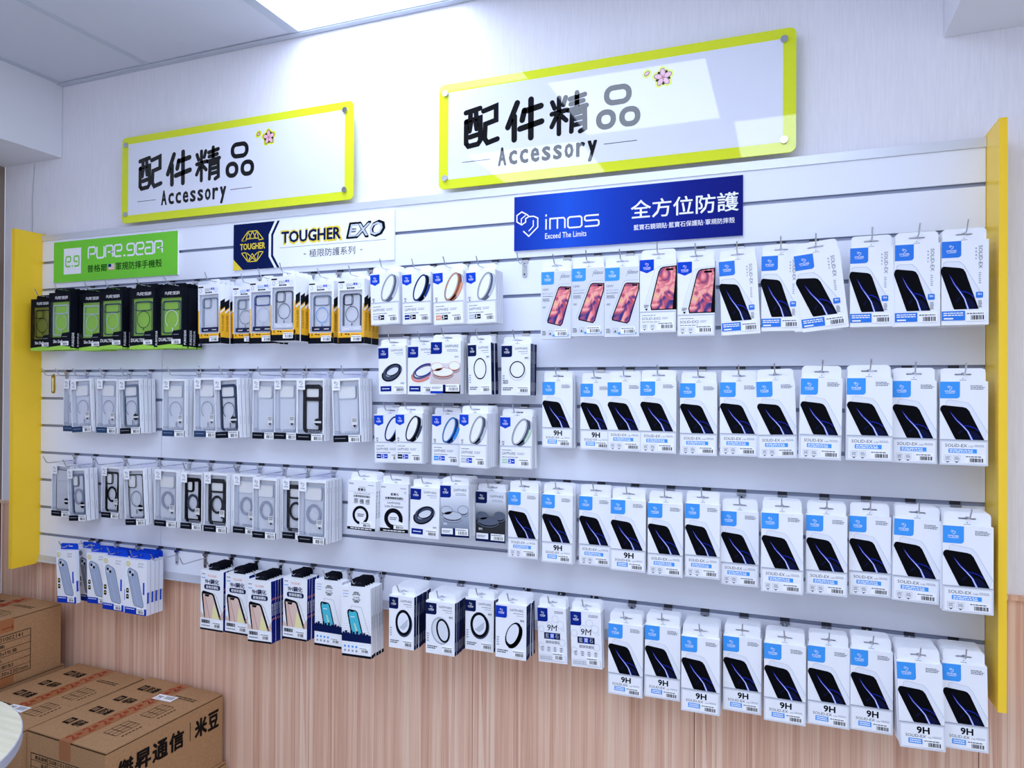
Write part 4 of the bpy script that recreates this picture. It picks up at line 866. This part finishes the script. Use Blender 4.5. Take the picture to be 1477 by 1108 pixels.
TABLE = """
A1 pg a 2 0.0826 1.6222 0.1060 0.1854 0.0150 0.0600 0.0200 0.0
A2 pg b 3 0.2549 1.6194 0.1060 0.1962 0.0168 0.1162 0.0200 0.0
A3 pg b 3 0.3718 1.6166 0.1060 0.1946 0.0190 0.0926 0.0200 0.0
A4 pg c 4 0.4773 1.6194 0.1060 0.1932 0.0163 0.1007 0.0200 0.0
A5 pg d 3 0.6332 1.6164 0.1060 0.1966 0.0136 0.1152 0.0200 0.0
A6 pg e 4 0.7402 1.6178 0.1060 0.1942 0.0134 0.1032 0.0200 0.0
B1 tg a 4 0.8961 1.6308 0.0888 0.1851 0.0174 0.0990 0.0200 1.0
B2 tg b 2 1.0033 1.6311 0.0933 0.1785 0.0191 0.0650 0.0200 0.0
B3 tg c 3 1.1127 1.6263 0.0933 0.1867 0.0180 0.1134 0.0200 0.0
B4 tg d 5 1.2038 1.6318 0.0893 0.1887 0.0174 0.1304 0.0200 0.0
B5 tg e 3 1.3010 1.6249 0.0883 0.1832 0.0197 0.0819 0.0200 0.0
B6 tg d 4 1.4128 1.6222 0.0885 0.1846 0.0172 0.0948 0.0200 0.0
C1 rl silver3 3 1.5150 1.6754 0.0922 0.1464 0.0208 0.0800 0.0130 2.0
C2 rl blue3 3 1.6257 1.6729 0.0882 0.1404 0.0202 0.0966 0.0130 1.5
C3 rl copper3 3 1.7327 1.6664 0.0894 0.1428 0.0187 0.1165 0.0130 2.0
C4 rl silver3 4 1.8196 1.6686 0.0839 0.1398 0.0192 0.0977 0.0130 2.0
D1 tw a 3 2.0270 1.6238 0.0791 0.1720 0.0213 0.0998 0.0080 0.0
D2 tw a 3 2.1088 1.6295 0.0839 0.1715 0.0298 0.0947 0.0080 0.0
D3 tw a 3 2.1953 1.6259 0.0856 0.1717 0.0258 0.0970 0.0080 0.0
D4 x2 a 3 2.2827 1.6345 0.0872 0.1774 0.0237 0.0936 0.0090 0.0
D5 x2 a 4 2.3723 1.6241 0.0855 0.1774 0.0249 0.0932 0.0090 0.0
E1 sv a 3 2.4702 1.6255 0.0843 0.1739 0.0293 0.0888 0.0090 3.0
E2 sv a 3 2.5603 1.6320 0.0843 0.1734 0.0258 0.0837 0.0090 0.0
E3 sv a 4 2.6438 1.6313 0.0950 0.1743 0.0253 0.0926 0.0090 6.5
E4 sv a 4 2.7449 1.6363 0.0847 0.1741 0.0252 0.0909 0.0090 0.0
E5 sv a 4 2.8305 1.6339 0.0844 0.1753 0.0260 0.1028 0.0090 0.0
E6 sv a 5 2.9168 1.6344 0.0839 0.1756 0.0257 0.1048 0.0090 0.0
F1 cs clear 2 0.2350 1.3359 0.0954 0.1848 0.0000 0.0500 0.0165 0.0
F2 cs clear 3 0.3245 1.3393 0.0954 0.1801 0.0000 0.0876 0.0165 4.0
F3 cs clear 3 0.4416 1.3388 0.0933 0.1815 0.0000 0.0849 0.0165 0.0
F4 cs grey 4 0.5427 1.3393 0.0935 0.1812 0.0000 0.0816 0.0165 3.0
F5 cs clear 4 0.7541 1.3373 0.0945 0.1831 0.0000 0.0993 0.0165 0.0
F6 cs clear 3 0.8867 1.3395 0.0890 0.1847 0.0000 0.1024 0.0165 0.5
F7 cs navy 5 0.9734 1.3402 0.0917 0.1824 0.0000 0.1054 0.0165 3.2
F8 cs plain 3 1.0968 1.3395 0.0834 0.1814 0.0000 0.0841 0.0165 0.0
F9 cs plain 3 1.1804 1.3413 0.0835 0.1818 0.0000 0.0873 0.0165 0.0
F10 cs black 4 1.2749 1.3405 0.0944 0.1825 0.0000 0.0944 0.0165 0.0
F11 cs plain 4 1.3994 1.3406 0.0935 0.1825 0.0000 0.0940 0.0165 2.5
G1 sl tiltblack 3 1.5423 1.4787 0.0876 0.1352 0.0206 0.0827 0.0120 1.5
G2 sl pink 3 1.6378 1.4785 0.0880 0.1366 0.0192 0.0858 0.0120 0.0
G3 lp light 4 1.7256 1.4823 0.0884 0.1389 0.0187 0.1168 0.0110 0.0
G4 sl front 4 1.8168 1.4803 0.0660 0.1365 0.0185 0.0983 0.0120 1.5
G5 sl front2 4 1.9111 1.4791 0.0817 0.1348 0.0174 0.0769 0.0120 0.0
H1 rl blue2 2 1.5116 1.2821 0.0921 0.1391 0.0180 0.0500 0.0130 1.5
H2 rl black2 5 1.5998 1.2879 0.0843 0.1381 0.0174 0.0872 0.0130 1.0
H3 rl sky2 3 1.7027 1.2855 0.0846 0.1379 0.0192 0.0661 0.0130 0.0
H4 rl silver2 6 1.8093 1.2885 0.0785 0.1424 0.0183 0.1208 0.0130 0.0
H5 rl green2 3 1.9072 1.2858 0.0901 0.1377 0.0185 0.0636 0.0130 0.0
I1 ss h 5 2.0186 1.3439 0.0817 0.1716 0.0252 0.0552 0.0085 0.0
I2 ss h 4 2.1197 1.3423 0.0778 0.1688 0.0249 0.0550 0.0085 0.0
I3 ss p 1 2.1965 1.3422 0.0855 0.1725 0.0234 0.0648 0.0085 0.0
I4 ss p 4 2.2826 1.3426 0.0868 0.1742 0.0268 0.0821 0.0085 0.0
I5 ss p 4 2.3766 1.3395 0.0864 0.1732 0.0266 0.0721 0.0085 0.0
I6 ss p 3 2.4689 1.3418 0.0850 0.1735 0.0237 0.0747 0.0085 0.0
I7 ss p 4 2.5521 1.3422 0.0825 0.1754 0.0264 0.0934 0.0085 2.0
I8 ss p 5 2.6430 1.3453 0.0841 0.1780 0.0243 0.1178 0.0085 -1.0
I9 ss p 5 2.7385 1.3465 0.0879 0.1781 0.0246 0.1185 0.0085 0.0
I10 ss p 4 2.8266 1.3432 0.0829 0.1757 0.0238 0.0967 0.0085 0.0
I11 ss p 4 2.9176 1.3424 0.0863 0.1753 0.0243 0.0928 0.0085 0.0
J1 cs silver 2 0.1793 1.0339 0.0954 0.1829 0.0000 0.0500 0.0165 0.0
J2 cs greyring 3 0.2821 1.0293 0.0861 0.1797 0.0000 0.0676 0.0165 4.0
J3 cs blackring 2 0.4264 1.0468 0.0844 0.1745 0.0000 0.0550 0.0165 0.0
J4 cs thinring 4 0.5891 1.0435 0.0886 0.1831 0.0000 0.0998 0.0165 4.0
J5 cs lightring 2 0.7159 1.0466 0.0954 0.1823 0.0000 0.0924 0.0165 0.0
J6 cs darkring 2 0.8074 1.0422 0.0890 0.1807 0.0000 0.0773 0.0165 0.0
J7 cs blackring2 3 0.9191 1.0445 0.0919 0.1830 0.0000 0.0909 0.0165 0.0
J8 cs lightring 3 1.0092 1.0424 0.0890 0.1822 0.0000 0.0640 0.0165 0.0
J9 cs lightring 4 1.1047 1.0395 0.0883 0.1817 0.0000 0.0869 0.0165 0.0
J10 cs blackring2 2 1.1938 1.0394 0.0899 0.1805 0.0000 0.0600 0.0165 0.0
J11 cs lightring 5 1.2875 1.0425 0.0954 0.1831 0.0000 0.0999 0.0165 0.0
K1 ck a 4 1.4562 1.0942 0.0915 0.1399 0.0205 0.0997 0.0120 -1.0
K2 ck b 5 1.5465 1.0908 0.0908 0.1353 0.0222 0.0745 0.0120 0.0
K3 sl tiltblack 4 1.6569 1.0892 0.0880 0.1367 0.0190 0.1007 0.0120 -1.0
K4 lp mid 6 1.7454 1.0978 0.0842 0.1383 0.0187 0.0963 0.0110 1.5
K5 lp dark 3 1.8326 1.0837 0.0869 0.1351 0.0197 0.0555 0.0110 0.0
L1 ss p 4 1.9299 1.0520 0.0841 0.1727 0.0260 0.0666 0.0085 0.0
L2 ss h 5 2.0280 1.0517 0.0817 0.1740 0.0266 0.0805 0.0085 0.0
L3 ss p 3 2.1216 1.0488 0.0828 0.1751 0.0262 0.0600 0.0085 0.0
L4 ss h 4 2.2109 1.0495 0.0867 0.1743 0.0282 0.0828 0.0085 0.0
L5 ss p 4 2.3015 1.0469 0.0838 0.1744 0.0275 0.0840 0.0085 0.0
L6 ss p 4 2.3890 1.0520 0.0794 0.1748 0.0256 0.0882 0.0085 0.0
L7 ss p 4 2.4719 1.0388 0.0842 0.1733 0.0306 0.0728 0.0085 0.0
L8 ss p 6 2.5647 1.0436 0.0867 0.1777 0.0342 0.1155 0.0085 0.0
L9 ss p 5 2.6566 1.0440 0.0834 0.1757 0.0326 0.0969 0.0085 0.0
L10 ss p 3 2.7442 1.0471 0.0823 0.1740 0.0280 0.0797 0.0085 0.0
L11 ss p 5 2.8318 1.0475 0.0882 0.1753 0.0291 0.0932 0.0085 -1.5
L12 ss p 8 2.9211 1.0418 0.0894 0.1777 0.0302 0.1150 0.0085 0.0
M1 bc a 1 0.2748 0.7533 0.0908 0.1790 0.0179 0.0988 0.0170 3.5
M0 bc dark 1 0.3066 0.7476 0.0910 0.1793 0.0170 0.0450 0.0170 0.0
M2 bc a 2 0.3974 0.7587 0.0954 0.1701 0.0179 0.0790 0.0170 2.0
M3 bc a 3 0.4953 0.7538 0.0954 0.1759 0.0222 0.0975 0.0170 0.0
M4 bc a 4 0.5911 0.7498 0.0949 0.1784 0.0244 0.0934 0.0170 0.0
N1 nt a 6 0.9030 0.7351 0.0912 0.1857 0.0000 0.0850 0.0110 0.0
N2 nt a 6 1.0028 0.7372 0.0912 0.1825 0.0000 0.0849 0.0110 0.0
N3 nt a 7 1.1007 0.7300 0.0887 0.1841 0.0000 0.0998 0.0110 1.5
N4 nt a 5 1.2166 0.7479 0.0867 0.1822 0.0000 0.0821 0.0110 0.0
N5 nc a 3 1.3519 0.7535 0.0927 0.1879 0.0000 0.1064 0.0125 0.0
N6 nc a 5 1.4667 0.7521 0.0950 0.1917 0.0000 0.1383 0.0125 1.5
O1 sl frontthick 8 1.6105 0.7956 0.0765 0.1410 0.0229 0.1400 0.0120 0.0
O2 sl thick2 7 1.7200 0.7908 0.0854 0.1389 0.0225 0.1269 0.0120 0.0
O3 sl thick3 3 1.8194 0.8037 0.0819 0.1362 0.0223 0.0949 0.0120 0.0
O4 sl tiltthick 5 1.9163 0.8037 0.0844 0.1379 0.0204 0.1151 0.0120 0.0
O5 nm a 3 2.0175 0.7976 0.0760 0.1394 0.0251 0.0846 0.0110 2.0
O6 nm a 4 2.1076 0.7995 0.0785 0.1396 0.0216 0.0879 0.0110 2.0
P1 ss h 5 2.2051 0.7421 0.0854 0.1740 0.0303 0.0799 0.0085 0.0
P2 ss h 5 2.2959 0.7499 0.0848 0.1741 0.0335 0.0814 0.0085 0.0
P3 ss h 9 2.3867 0.7387 0.0873 0.1759 0.0369 0.0987 0.0085 0.0
P4 ss h 7 2.4788 0.7460 0.0848 0.1735 0.0347 0.0745 0.0085 0.0
P5 ss h 5 2.5714 0.7469 0.0877 0.1756 0.0329 0.0959 0.0085 0.0
P6 ss h 5 2.6619 0.7521 0.0852 0.1749 0.0325 0.0889 0.0085 0.0
P7 ss h 6 2.7467 0.7576 0.0823 0.1755 0.0333 0.0942 0.0085 0.0
P8 ss h 9 2.8365 0.7503 0.0834 0.1782 0.0284 0.1200 0.0085 2.3
P9 ss h 8 2.9204 0.7534 0.0801 0.1759 0.0290 0.0982 0.0085 1.0
"""
EMPTY = [(1.9064, 1.85, 0.045, 'bare chrome hook between the ring boxes and the flower-phone boxes, top row'), (0.1382, 1.55, 0.075, 'bare chrome hook with a brass clip at the far left, second row'), (0.6712, 0.95, 0.090, 'bare chrome hook just right of the blue-topped boxes, bottom row'), (0.7941, 0.95, 0.090, 'bare chrome hook left of the black-hanger boxes, bottom row')]
# ------------------------------------------------------------------ hooks
PLATE = None
def plate_mesh():
    mb = MB()
    mb.prism(rr(-.0062, -.050, .0062, -.0048, .004, (1, 1, 0, 0)), -.0024, -.0009, 'chrome')
    mb.box(-.0105, -.0030, -.0105, .0105, -.0009, -.0042, 'chrome'); mb.box(-.0105, -.0030, -.0042, .0105, .006, -.0032, 'chrome'); mb.box(-.0105, .0050, -.0032, .0105, .006, .0042, 'dark_metal')
    for z in (-.014, -.042): mb.prism([(.0022 * math.cos(2 * math.pi * i / 10), z + .0028 * math.sin(2 * math.pi * i / 10)) for i in range(10)], -.0028, -.0024, 'dark_metal')
    return mb.mesh('back_plate')
def hook(x, zg, zw, L, label, bend=0.0):
    global PLATE
    PLATE = PLATE or plate_mesh()
    R = link('display_hook', None, (x, -.001, zg)); tag(R, label, 'hook', 'chrome wire display hooks')
    link('back_plate', PLATE, (0, 0, 0), R)
    mb = MB(); z = zw - zg
    mb.tube([(0, -.002, z - .001), (0, -.010, z), (0, -L, z), (bend * .3, -L - .006, z + .003), (bend, -L - .017, z + .024)], .00155, 'chrome', 8)
    mb.box(-.0016, -.0032, z - .012, .0016, -.0024, z + .003, 'chrome')
    link('wire', mb.mesh('wire'), (0, 0, 0), R)

MESH = {}
def get_meshes(t, v):
    k = (t, v)
    if k in MESH: return MESH[k]
    W, H, T = W0[t], H0[t], TT[t]
    body, slot = carton_mesh(t, v, W, H, T, TAB.get(t, 0))
    A = Art(W, H); ARTS[t](A, v); pr = A.mesh('front_print')
    st = sticker_mesh(t, W, H)
    extra = []
    if t in WINDOW: extra = [('phone_case', case_mesh(t, v, W, H, T)), ('window_film', pane_mesh(t, W, H))]
    MESH[k] = (body, slot, pr, st, extra); return MESH[k]

rows = [r.split() for r in TABLE.strip().splitlines()]
TT = {r[1]: float(r[10]) for r in rows}
cnt = {}
NOSTICK = set()
jr = random.Random(3)
for r in rows:
    rid, t, v, n = r[0], r[1], r[2], int(r[3]); cx, zb, W, H, tab, d, T, roll = map(float, r[4:])
    g = rid[0]; k = cnt[g] = cnt.get(g, -1) + 1
    vk = v if t not in ('rl',) else v[:-1]
    look = LOOK[(t, vk)]; name = KIND.get(t, 'screen_protector_box')
    body, slot, pr, st, extra = get_meshes(t, v)
    sx, sz = W / W0[t], H / H0[t]
    ox = {'tg': .56, 'cs': .55}.get(t, .5)
    a = rad(roll); arm = H / 2 + slot * sz
    x = cx + (ox - .5) * W - math.sin(a) * arm; z = zb + H / 2 + math.cos(a) * arm
    off = (-ox * W0[t], 0, -(H0[t] + slot))
    R = link(name, None, (x, -d, z), None, (0, -a, 0)); R.scale = (sx, 1, sz)
    tag(R, '%s, %s from left %s' % (look, ORD[k], WHERE[g]), 'box', 'front boxes ' + WHERE[g])
    link('carton', body, off, R); link('front_print', pr, off, R); link('barcode_sticker', st, off, R)
    for nm, me in extra: link(nm, me, off, R)
    for i in range(1, n):
        rb = a * (.25 if rid == 'E3' else .85) + rad(jr.uniform(-.9, .9))
        B = link(name, body, (0, 0, 0))
        # hang from the same wire: slot point stays put
        o = Vector((off[0] * sx, 0, off[2] * sz)); c, s = math.cos(-rb), math.sin(-rb)
        o2 = Vector((o.x * c + o.z * s, 0, -o.x * s + o.z * c))
        B.location = Vector((x + jr.uniform(-.0012, .0012), -d + T * i, z + jr.uniform(-.001, .0006))) + o2
        B.rotation_euler = (0, -rb, 0); B.scale = (sx, 1, sz)
        tag(B, 'box %s behind the front one, %s stack from left %s' % (ORD[i - 1], ORD[k], WHERE[g]), 'box', 'spares behind the %s %s' % (ORD[k], WHERE[g]))
    hook(x, GZ[g], z + .0008, d + .006 if g not in 'FJ' else max(d + .012, .10), 'chrome wire hook carrying the %s box from left %s' % (ORD[k], WHERE[g]), jr.uniform(-.002, .002))
for x, zg, L, lab in EMPTY: hook(x, zg, zg - .017, L, lab)

# small brass ticket clip and paper tag on the bare hook at far left
def clip(mb):
    mb.prism(rr(-.008, -.062, .008, .004, .006), -.0035, -.0005, 'brass'); mb.prism(rr(-.0035, -.055, .0035, -.006, .003), -.0042, -.0035, 'gold_pale'); mb.prism(rr(-.003, -.002, .003, .008, .003), -.0022, .0005, 'brass')
tag(mbobj('ticket_clip', clip, None, (EMPTY[1][0], -.050, 1.531)), 'small brass ticket clip hanging on the bare hook at far left', 'clip')
tag(bx('paper_tag', .062, -.0009, 1.480, .082, -.0002, 1.507, 'gold_pale'), 'small cream paper tag stuck on the slatwall beside the brass clip', 'tag')

# ================================================================== CARTONS AND TABLE
def kraft_box(cx, cy, z0, rot, label, side='none', tapes=True):
    w, l, h = .33, .41, .22
    R = link('cardboard_carton', None, (cx, cy, z0), None, (0, 0, rad(rot))); tag(R, label, 'carton', 'brown shipping cartons')
    mb = MB(); mb.box(-w / 2, -l / 2, .0005, w / 2, l / 2, h - .0052, 'kraft_cardboard', top='seam_dark'); link('body', mb.mesh('body'), (0, 0, 0), R)
    for sgn in (-1, 1):
        mb = MB(); x0, x1 = (-w / 2 + .0015, -.0010) if sgn < 0 else (.0010, w / 2 - .0015)
        mb.box(x0, -l / 2 + .003, 0, x1, l / 2 - .001, .0035, 'kraft_cardboard'); link('flap', mb.mesh('flap'), (0, 0, h - .0036), R)
    mb = MB(); tw = .024
    mb.box(-tw, -l / 2, h, tw, l / 2, h + .0004, 'tape'); mb.box(-tw, -l / 2 - .0005, h - .055, tw, -l / 2, h + .0004, 'tape'); mb.box(-tw, l / 2, h - .055, tw, l / 2 + .0005, h + .0004, 'tape')
    mb.box(-tw, -l / 2 - .0005, .0, tw, -l / 2, .05, 'tape')
    link('packing_tape', mb.mesh('packing_tape'), (0, 0, 0), R)
    return R, w, l, h
def top_print(R, w, l, h, number='2'):
    A = Art(w, l, (-w / 2, -l / 2, h + .0005), (1, 0, 0), (0, 1, 0), (0, 0, 1)); K = 'kraft_print'
    for b in (.17, .37, .57, .78):
        A.rect(.14, b, .225, b + .085, K, 1); A.rect(.16, b + .02, .205, b + .065, 'kraft_cardboard', 2); A.rect(.175, b + .005, .19, b + .08, K, 3)
        A.text('易碎', .25, b, .37, b + .085, K, 1, .02) if b in (.17, .57) else A.text('防潮', .25, b, .37, b + .085, K, 1, .02)
    for b in (.19, .48):
        a0, a1, b1 = .66, .86, b + .19
        for q in range(4): A.stroke([(a0 + .05 * q + .0, b), (a0 + .05 * q, b1)], .0017, K, 1)
        A.stroke([(a0, b), (a0 + .15, b)], .0017, K, 1); A.stroke([(a0, b1), (a0 + .15, b1)], .0017, K, 1)
        A.stroke([(a0, b + .06), (a0 + .15, b + .06)], .0017, K, 1); A.stroke([(a0, b + .125), (a0 + .15, b + .125)], .0017, K, 1); A.stroke([(a0 + .05, b + .06), (a0 + .10, b + .06)], .0022, K, 2)
        for q in range(6): A.rect(a0 + .20, b + .01 + q * .028, a0 + .212, b + .03 + q * .028, K, 1)
        for c in ((a0 - .03, b - .02), (a0 - .03, b1 + .02), (a0 + .24, b1 + .02)): A.stroke([c, (c[0] + .015, c[1])], .001, K, 1)
    A.lines(.62, .79, .90, .84, 2, K, 1, .4)
    for q in range(8): A.text(number, .445, .03 + q * .12, .545, .075 + q * .12, 'red_print', 3, .03, rot=90); A.rect(.47, .088 + q * .12, .515, .125 + q * .12, 'red_print', 3)
    link('print', A.mesh('print'), (0, 0, 0), R)
def end_print(R, w, l, h, big=True):
    """shipping table printed on a face"""
    def tab(A, a0, b0, a1, b1, k=1):
        K = 'kraft_print'; rows_ = [('產品貨號', '508101002141'), ('品名', '米豆(米龜)'), ('規格', '350公克x5包/箱'), ('裝箱數量', '1箱(6)'), ('有效日期', '請依箱面上標示為主'), ('外箱尺寸', '410x330x220/mm')]
        n = len(rows_); hh = (b1 - b0) / n; m = a0 + (a1 - a0) * .30
        A.stroke([(a0, b0), (a1, b0), (a1, b1), (a0, b1)], .0022, K, k, True); A.stroke([(m, b0), (m, b1)], .0018, K, k)
        for i in range(1, n): A.stroke([(a0, b0 + hh * i), (a1, b0 + hh * i)], .0014, K, k)
        for i, (p, q) in enumerate(rows_):
            z = b1 - hh * (i + 1)
            A.text(p, m - (.055 * len(p) + .01) * (a1 - a0), z + hh * .2, m - .012 * (a1 - a0), z + hh * .8, K, k, .01)
            A.text(q, m + .02 * (a1 - a0), z + hh * .22, m + (.02 + min(.046 * len(q), .64)) * (a1 - a0), z + hh * .78, K, k, .008)
    return tab
def front_table(R, w, l, h, side):
    if side == 'front': A = Art(w, h, (-w / 2, -l / 2 - .0003, 0))
    else: A = Art(l, h, (w / 2 + .0003, -l / 2, 0), (0, 1, 0), (0, 0, 1), (1, 0, 0))
    end_print(R, w, l, h)(A, .06 if side == 'front' else .30, .20, .80, .72, 1)
    link('print', A.mesh('print'), (0, 0, 0), R)
def label_sticker(R, x, y, h, rot):
    A = Art(.075, .034, (0, 0, .0009), (1, 0, 0), (0, 1, 0), (0, 0, 1)); A.mb.box(0, 0, 0, .075, .034, .0008, 'sticker')
    for i in range(9): A.rect(.50 + i * .05, .3, .52 + i * .05, .85, 'ink', 1)
    A.text('M2', .12, .35, .36, .75, 'ink', 1, .02); A.lines(.1, .1, .45, .25, 1, 'soft_text', 1)
    link('address_sticker', A.mesh('address_sticker'), (x, y, h + .0013), R, (0, 0, rad(rot)))
Z1, Z2, Z3 = .0605, .281, .5015
kraft_box(.715, -.200, Z1, -1.2, 'brown cardboard carton on the floor under the one lettered on its side')
kraft_box(.368, -.200, Z1, -1, 'brown cardboard carton on the floor in the middle, nearest the table')
kraft_box(.0, -.215, Z1, 0, 'brown cardboard carton on the floor in the left corner')
R, w, l, h = kraft_box(.701, -.2035, Z2, -2.4, 'brown carton with big black Chinese lettering on its side and red-numbered tape'); top_print(R, w, l, h)
front_table(R, w, l, h, 'front')
A = Art(l, h, (w / 2 + .0003, -l / 2, 0), (0, 1, 0), (0, 0, 1), (1, 0, 0))
for c, a0, a1, b0, b1 in (('傑', .085, .205, .56, .80), ('昇', .225, .345, .56, .80), ('通', .365, .485, .56, .80), ('信', .505, .625, .56, .80)): A.text(c, a0, b0, a1, b1, 'kraft_print', 1, .042)
A.rect(.683, .57, .689, .83, 'kraft_print', 1); A.text('米', .735, .57, .84, .81, 'kraft_print', 1, .05); A.text('豆', .86, .57, .955, .81, 'kraft_print', 1, .045)
link('lettering', A.mesh('lettering'), (0, 0, 0), R)
label_sticker(R, -.012, .085, h, 4)
A = Art(.05, .05, (0, 0, 0), (1, 0, 0), (0, 1, 0), (0, 0, 1)); A.stroke([(.1, .2), (.3, .4), (.25, .1)], .0016, 'ink', 1); A.stroke([(.45, .5), (.5, .15), (.8, .2)], .0016, 'ink', 1); A.stroke([(.9, 0), (1.4, 1.4)], .0018, 'ink', 1)
link('handwriting', A.mesh('handwriting'), (-.055, .118, h + .0006), R)
R, w, l, h = kraft_box(.3655, -.2075, Z2, -1.5, 'brown carton lying beside the lettered one, white sticker partly under the table edge'); top_print(R, w, l, h); front_table(R, w, l, h, 'front')
label_sticker(R, -.03, -.135, h, 4)
kraft_box(.0, -.225, Z2, 0, 'brown carton in the left corner below the topmost carton')
R, w, l, h = kraft_box(.0, -.240, Z3, 0, 'topmost brown carton at left with a black printed table on its side'); top_print(R, w, l, h, '1')
A = Art(l, h, (w / 2 + .0003, -l / 2, 0), (0, 1, 0), (0, 0, 1), (1, 0, 0)); end_print(R, w, l, h)(A, .22, .13, .735, .755)
A.rect(.43, .0, .60, .13, 'tape', 0); A.rect(.43, .80, .60, 1, 'tape', 0); A.stroke([(.45, .74), (.45, .99)], .0022, 'red_print', 2); A.stroke([(.50, .86), (.59, .86), (.585, .82), (.585, .9)], .003, 'red_print', 2)
link('print', A.mesh('print'), (0, 0, 0), R)

T = link('round_table', None, (.776, -1.0375, .06)); tag(T, 'round table with pale wood-print top and grey edge at the bottom-left corner', 'table')
def circ(r, n=72): return [(r * math.cos(2 * math.pi * i / n), r * math.sin(2 * math.pi * i / n)) for i in range(n)]
def cyl(mb, r0, r1, z0, z1, m, top=None, n=72):
    a, b = circ(r0, n), circ(r1, n); B = len(mb.v); mb.v.extend([(x, y, z0) for x, y in a]); mb.v.extend([(x, y, z1) for x, y in b])
    for i in range(n): j = (i + 1) % n; mb.f.append((B + i, B + j, B + n + j, B + n + i)); mb.m.append(mb.mi(m))
    mb.f.append(tuple(B + n + i for i in range(n))); mb.m.append(mb.mi(top or m)); mb.f.append(tuple(B + i for i in reversed(range(n)))); mb.m.append(mb.mi(m))
mbobj('tabletop', lambda mb: cyl(mb, .374, .374, .658, .6795, 'line_grey', 'pale_tabletop'), T)
mbobj('edge_band', lambda mb: cyl(mb, .3757, .3757, .657, .6785, 'line_grey'), T)
mbobj('pedestal', lambda mb: cyl(mb, .035, .035, .025, .657, 'rail_metal', n=24), T)
mbobj('foot_disc', lambda mb: cyl(mb, .20, .19, .001, .025, 'dark_metal', n=48), T)
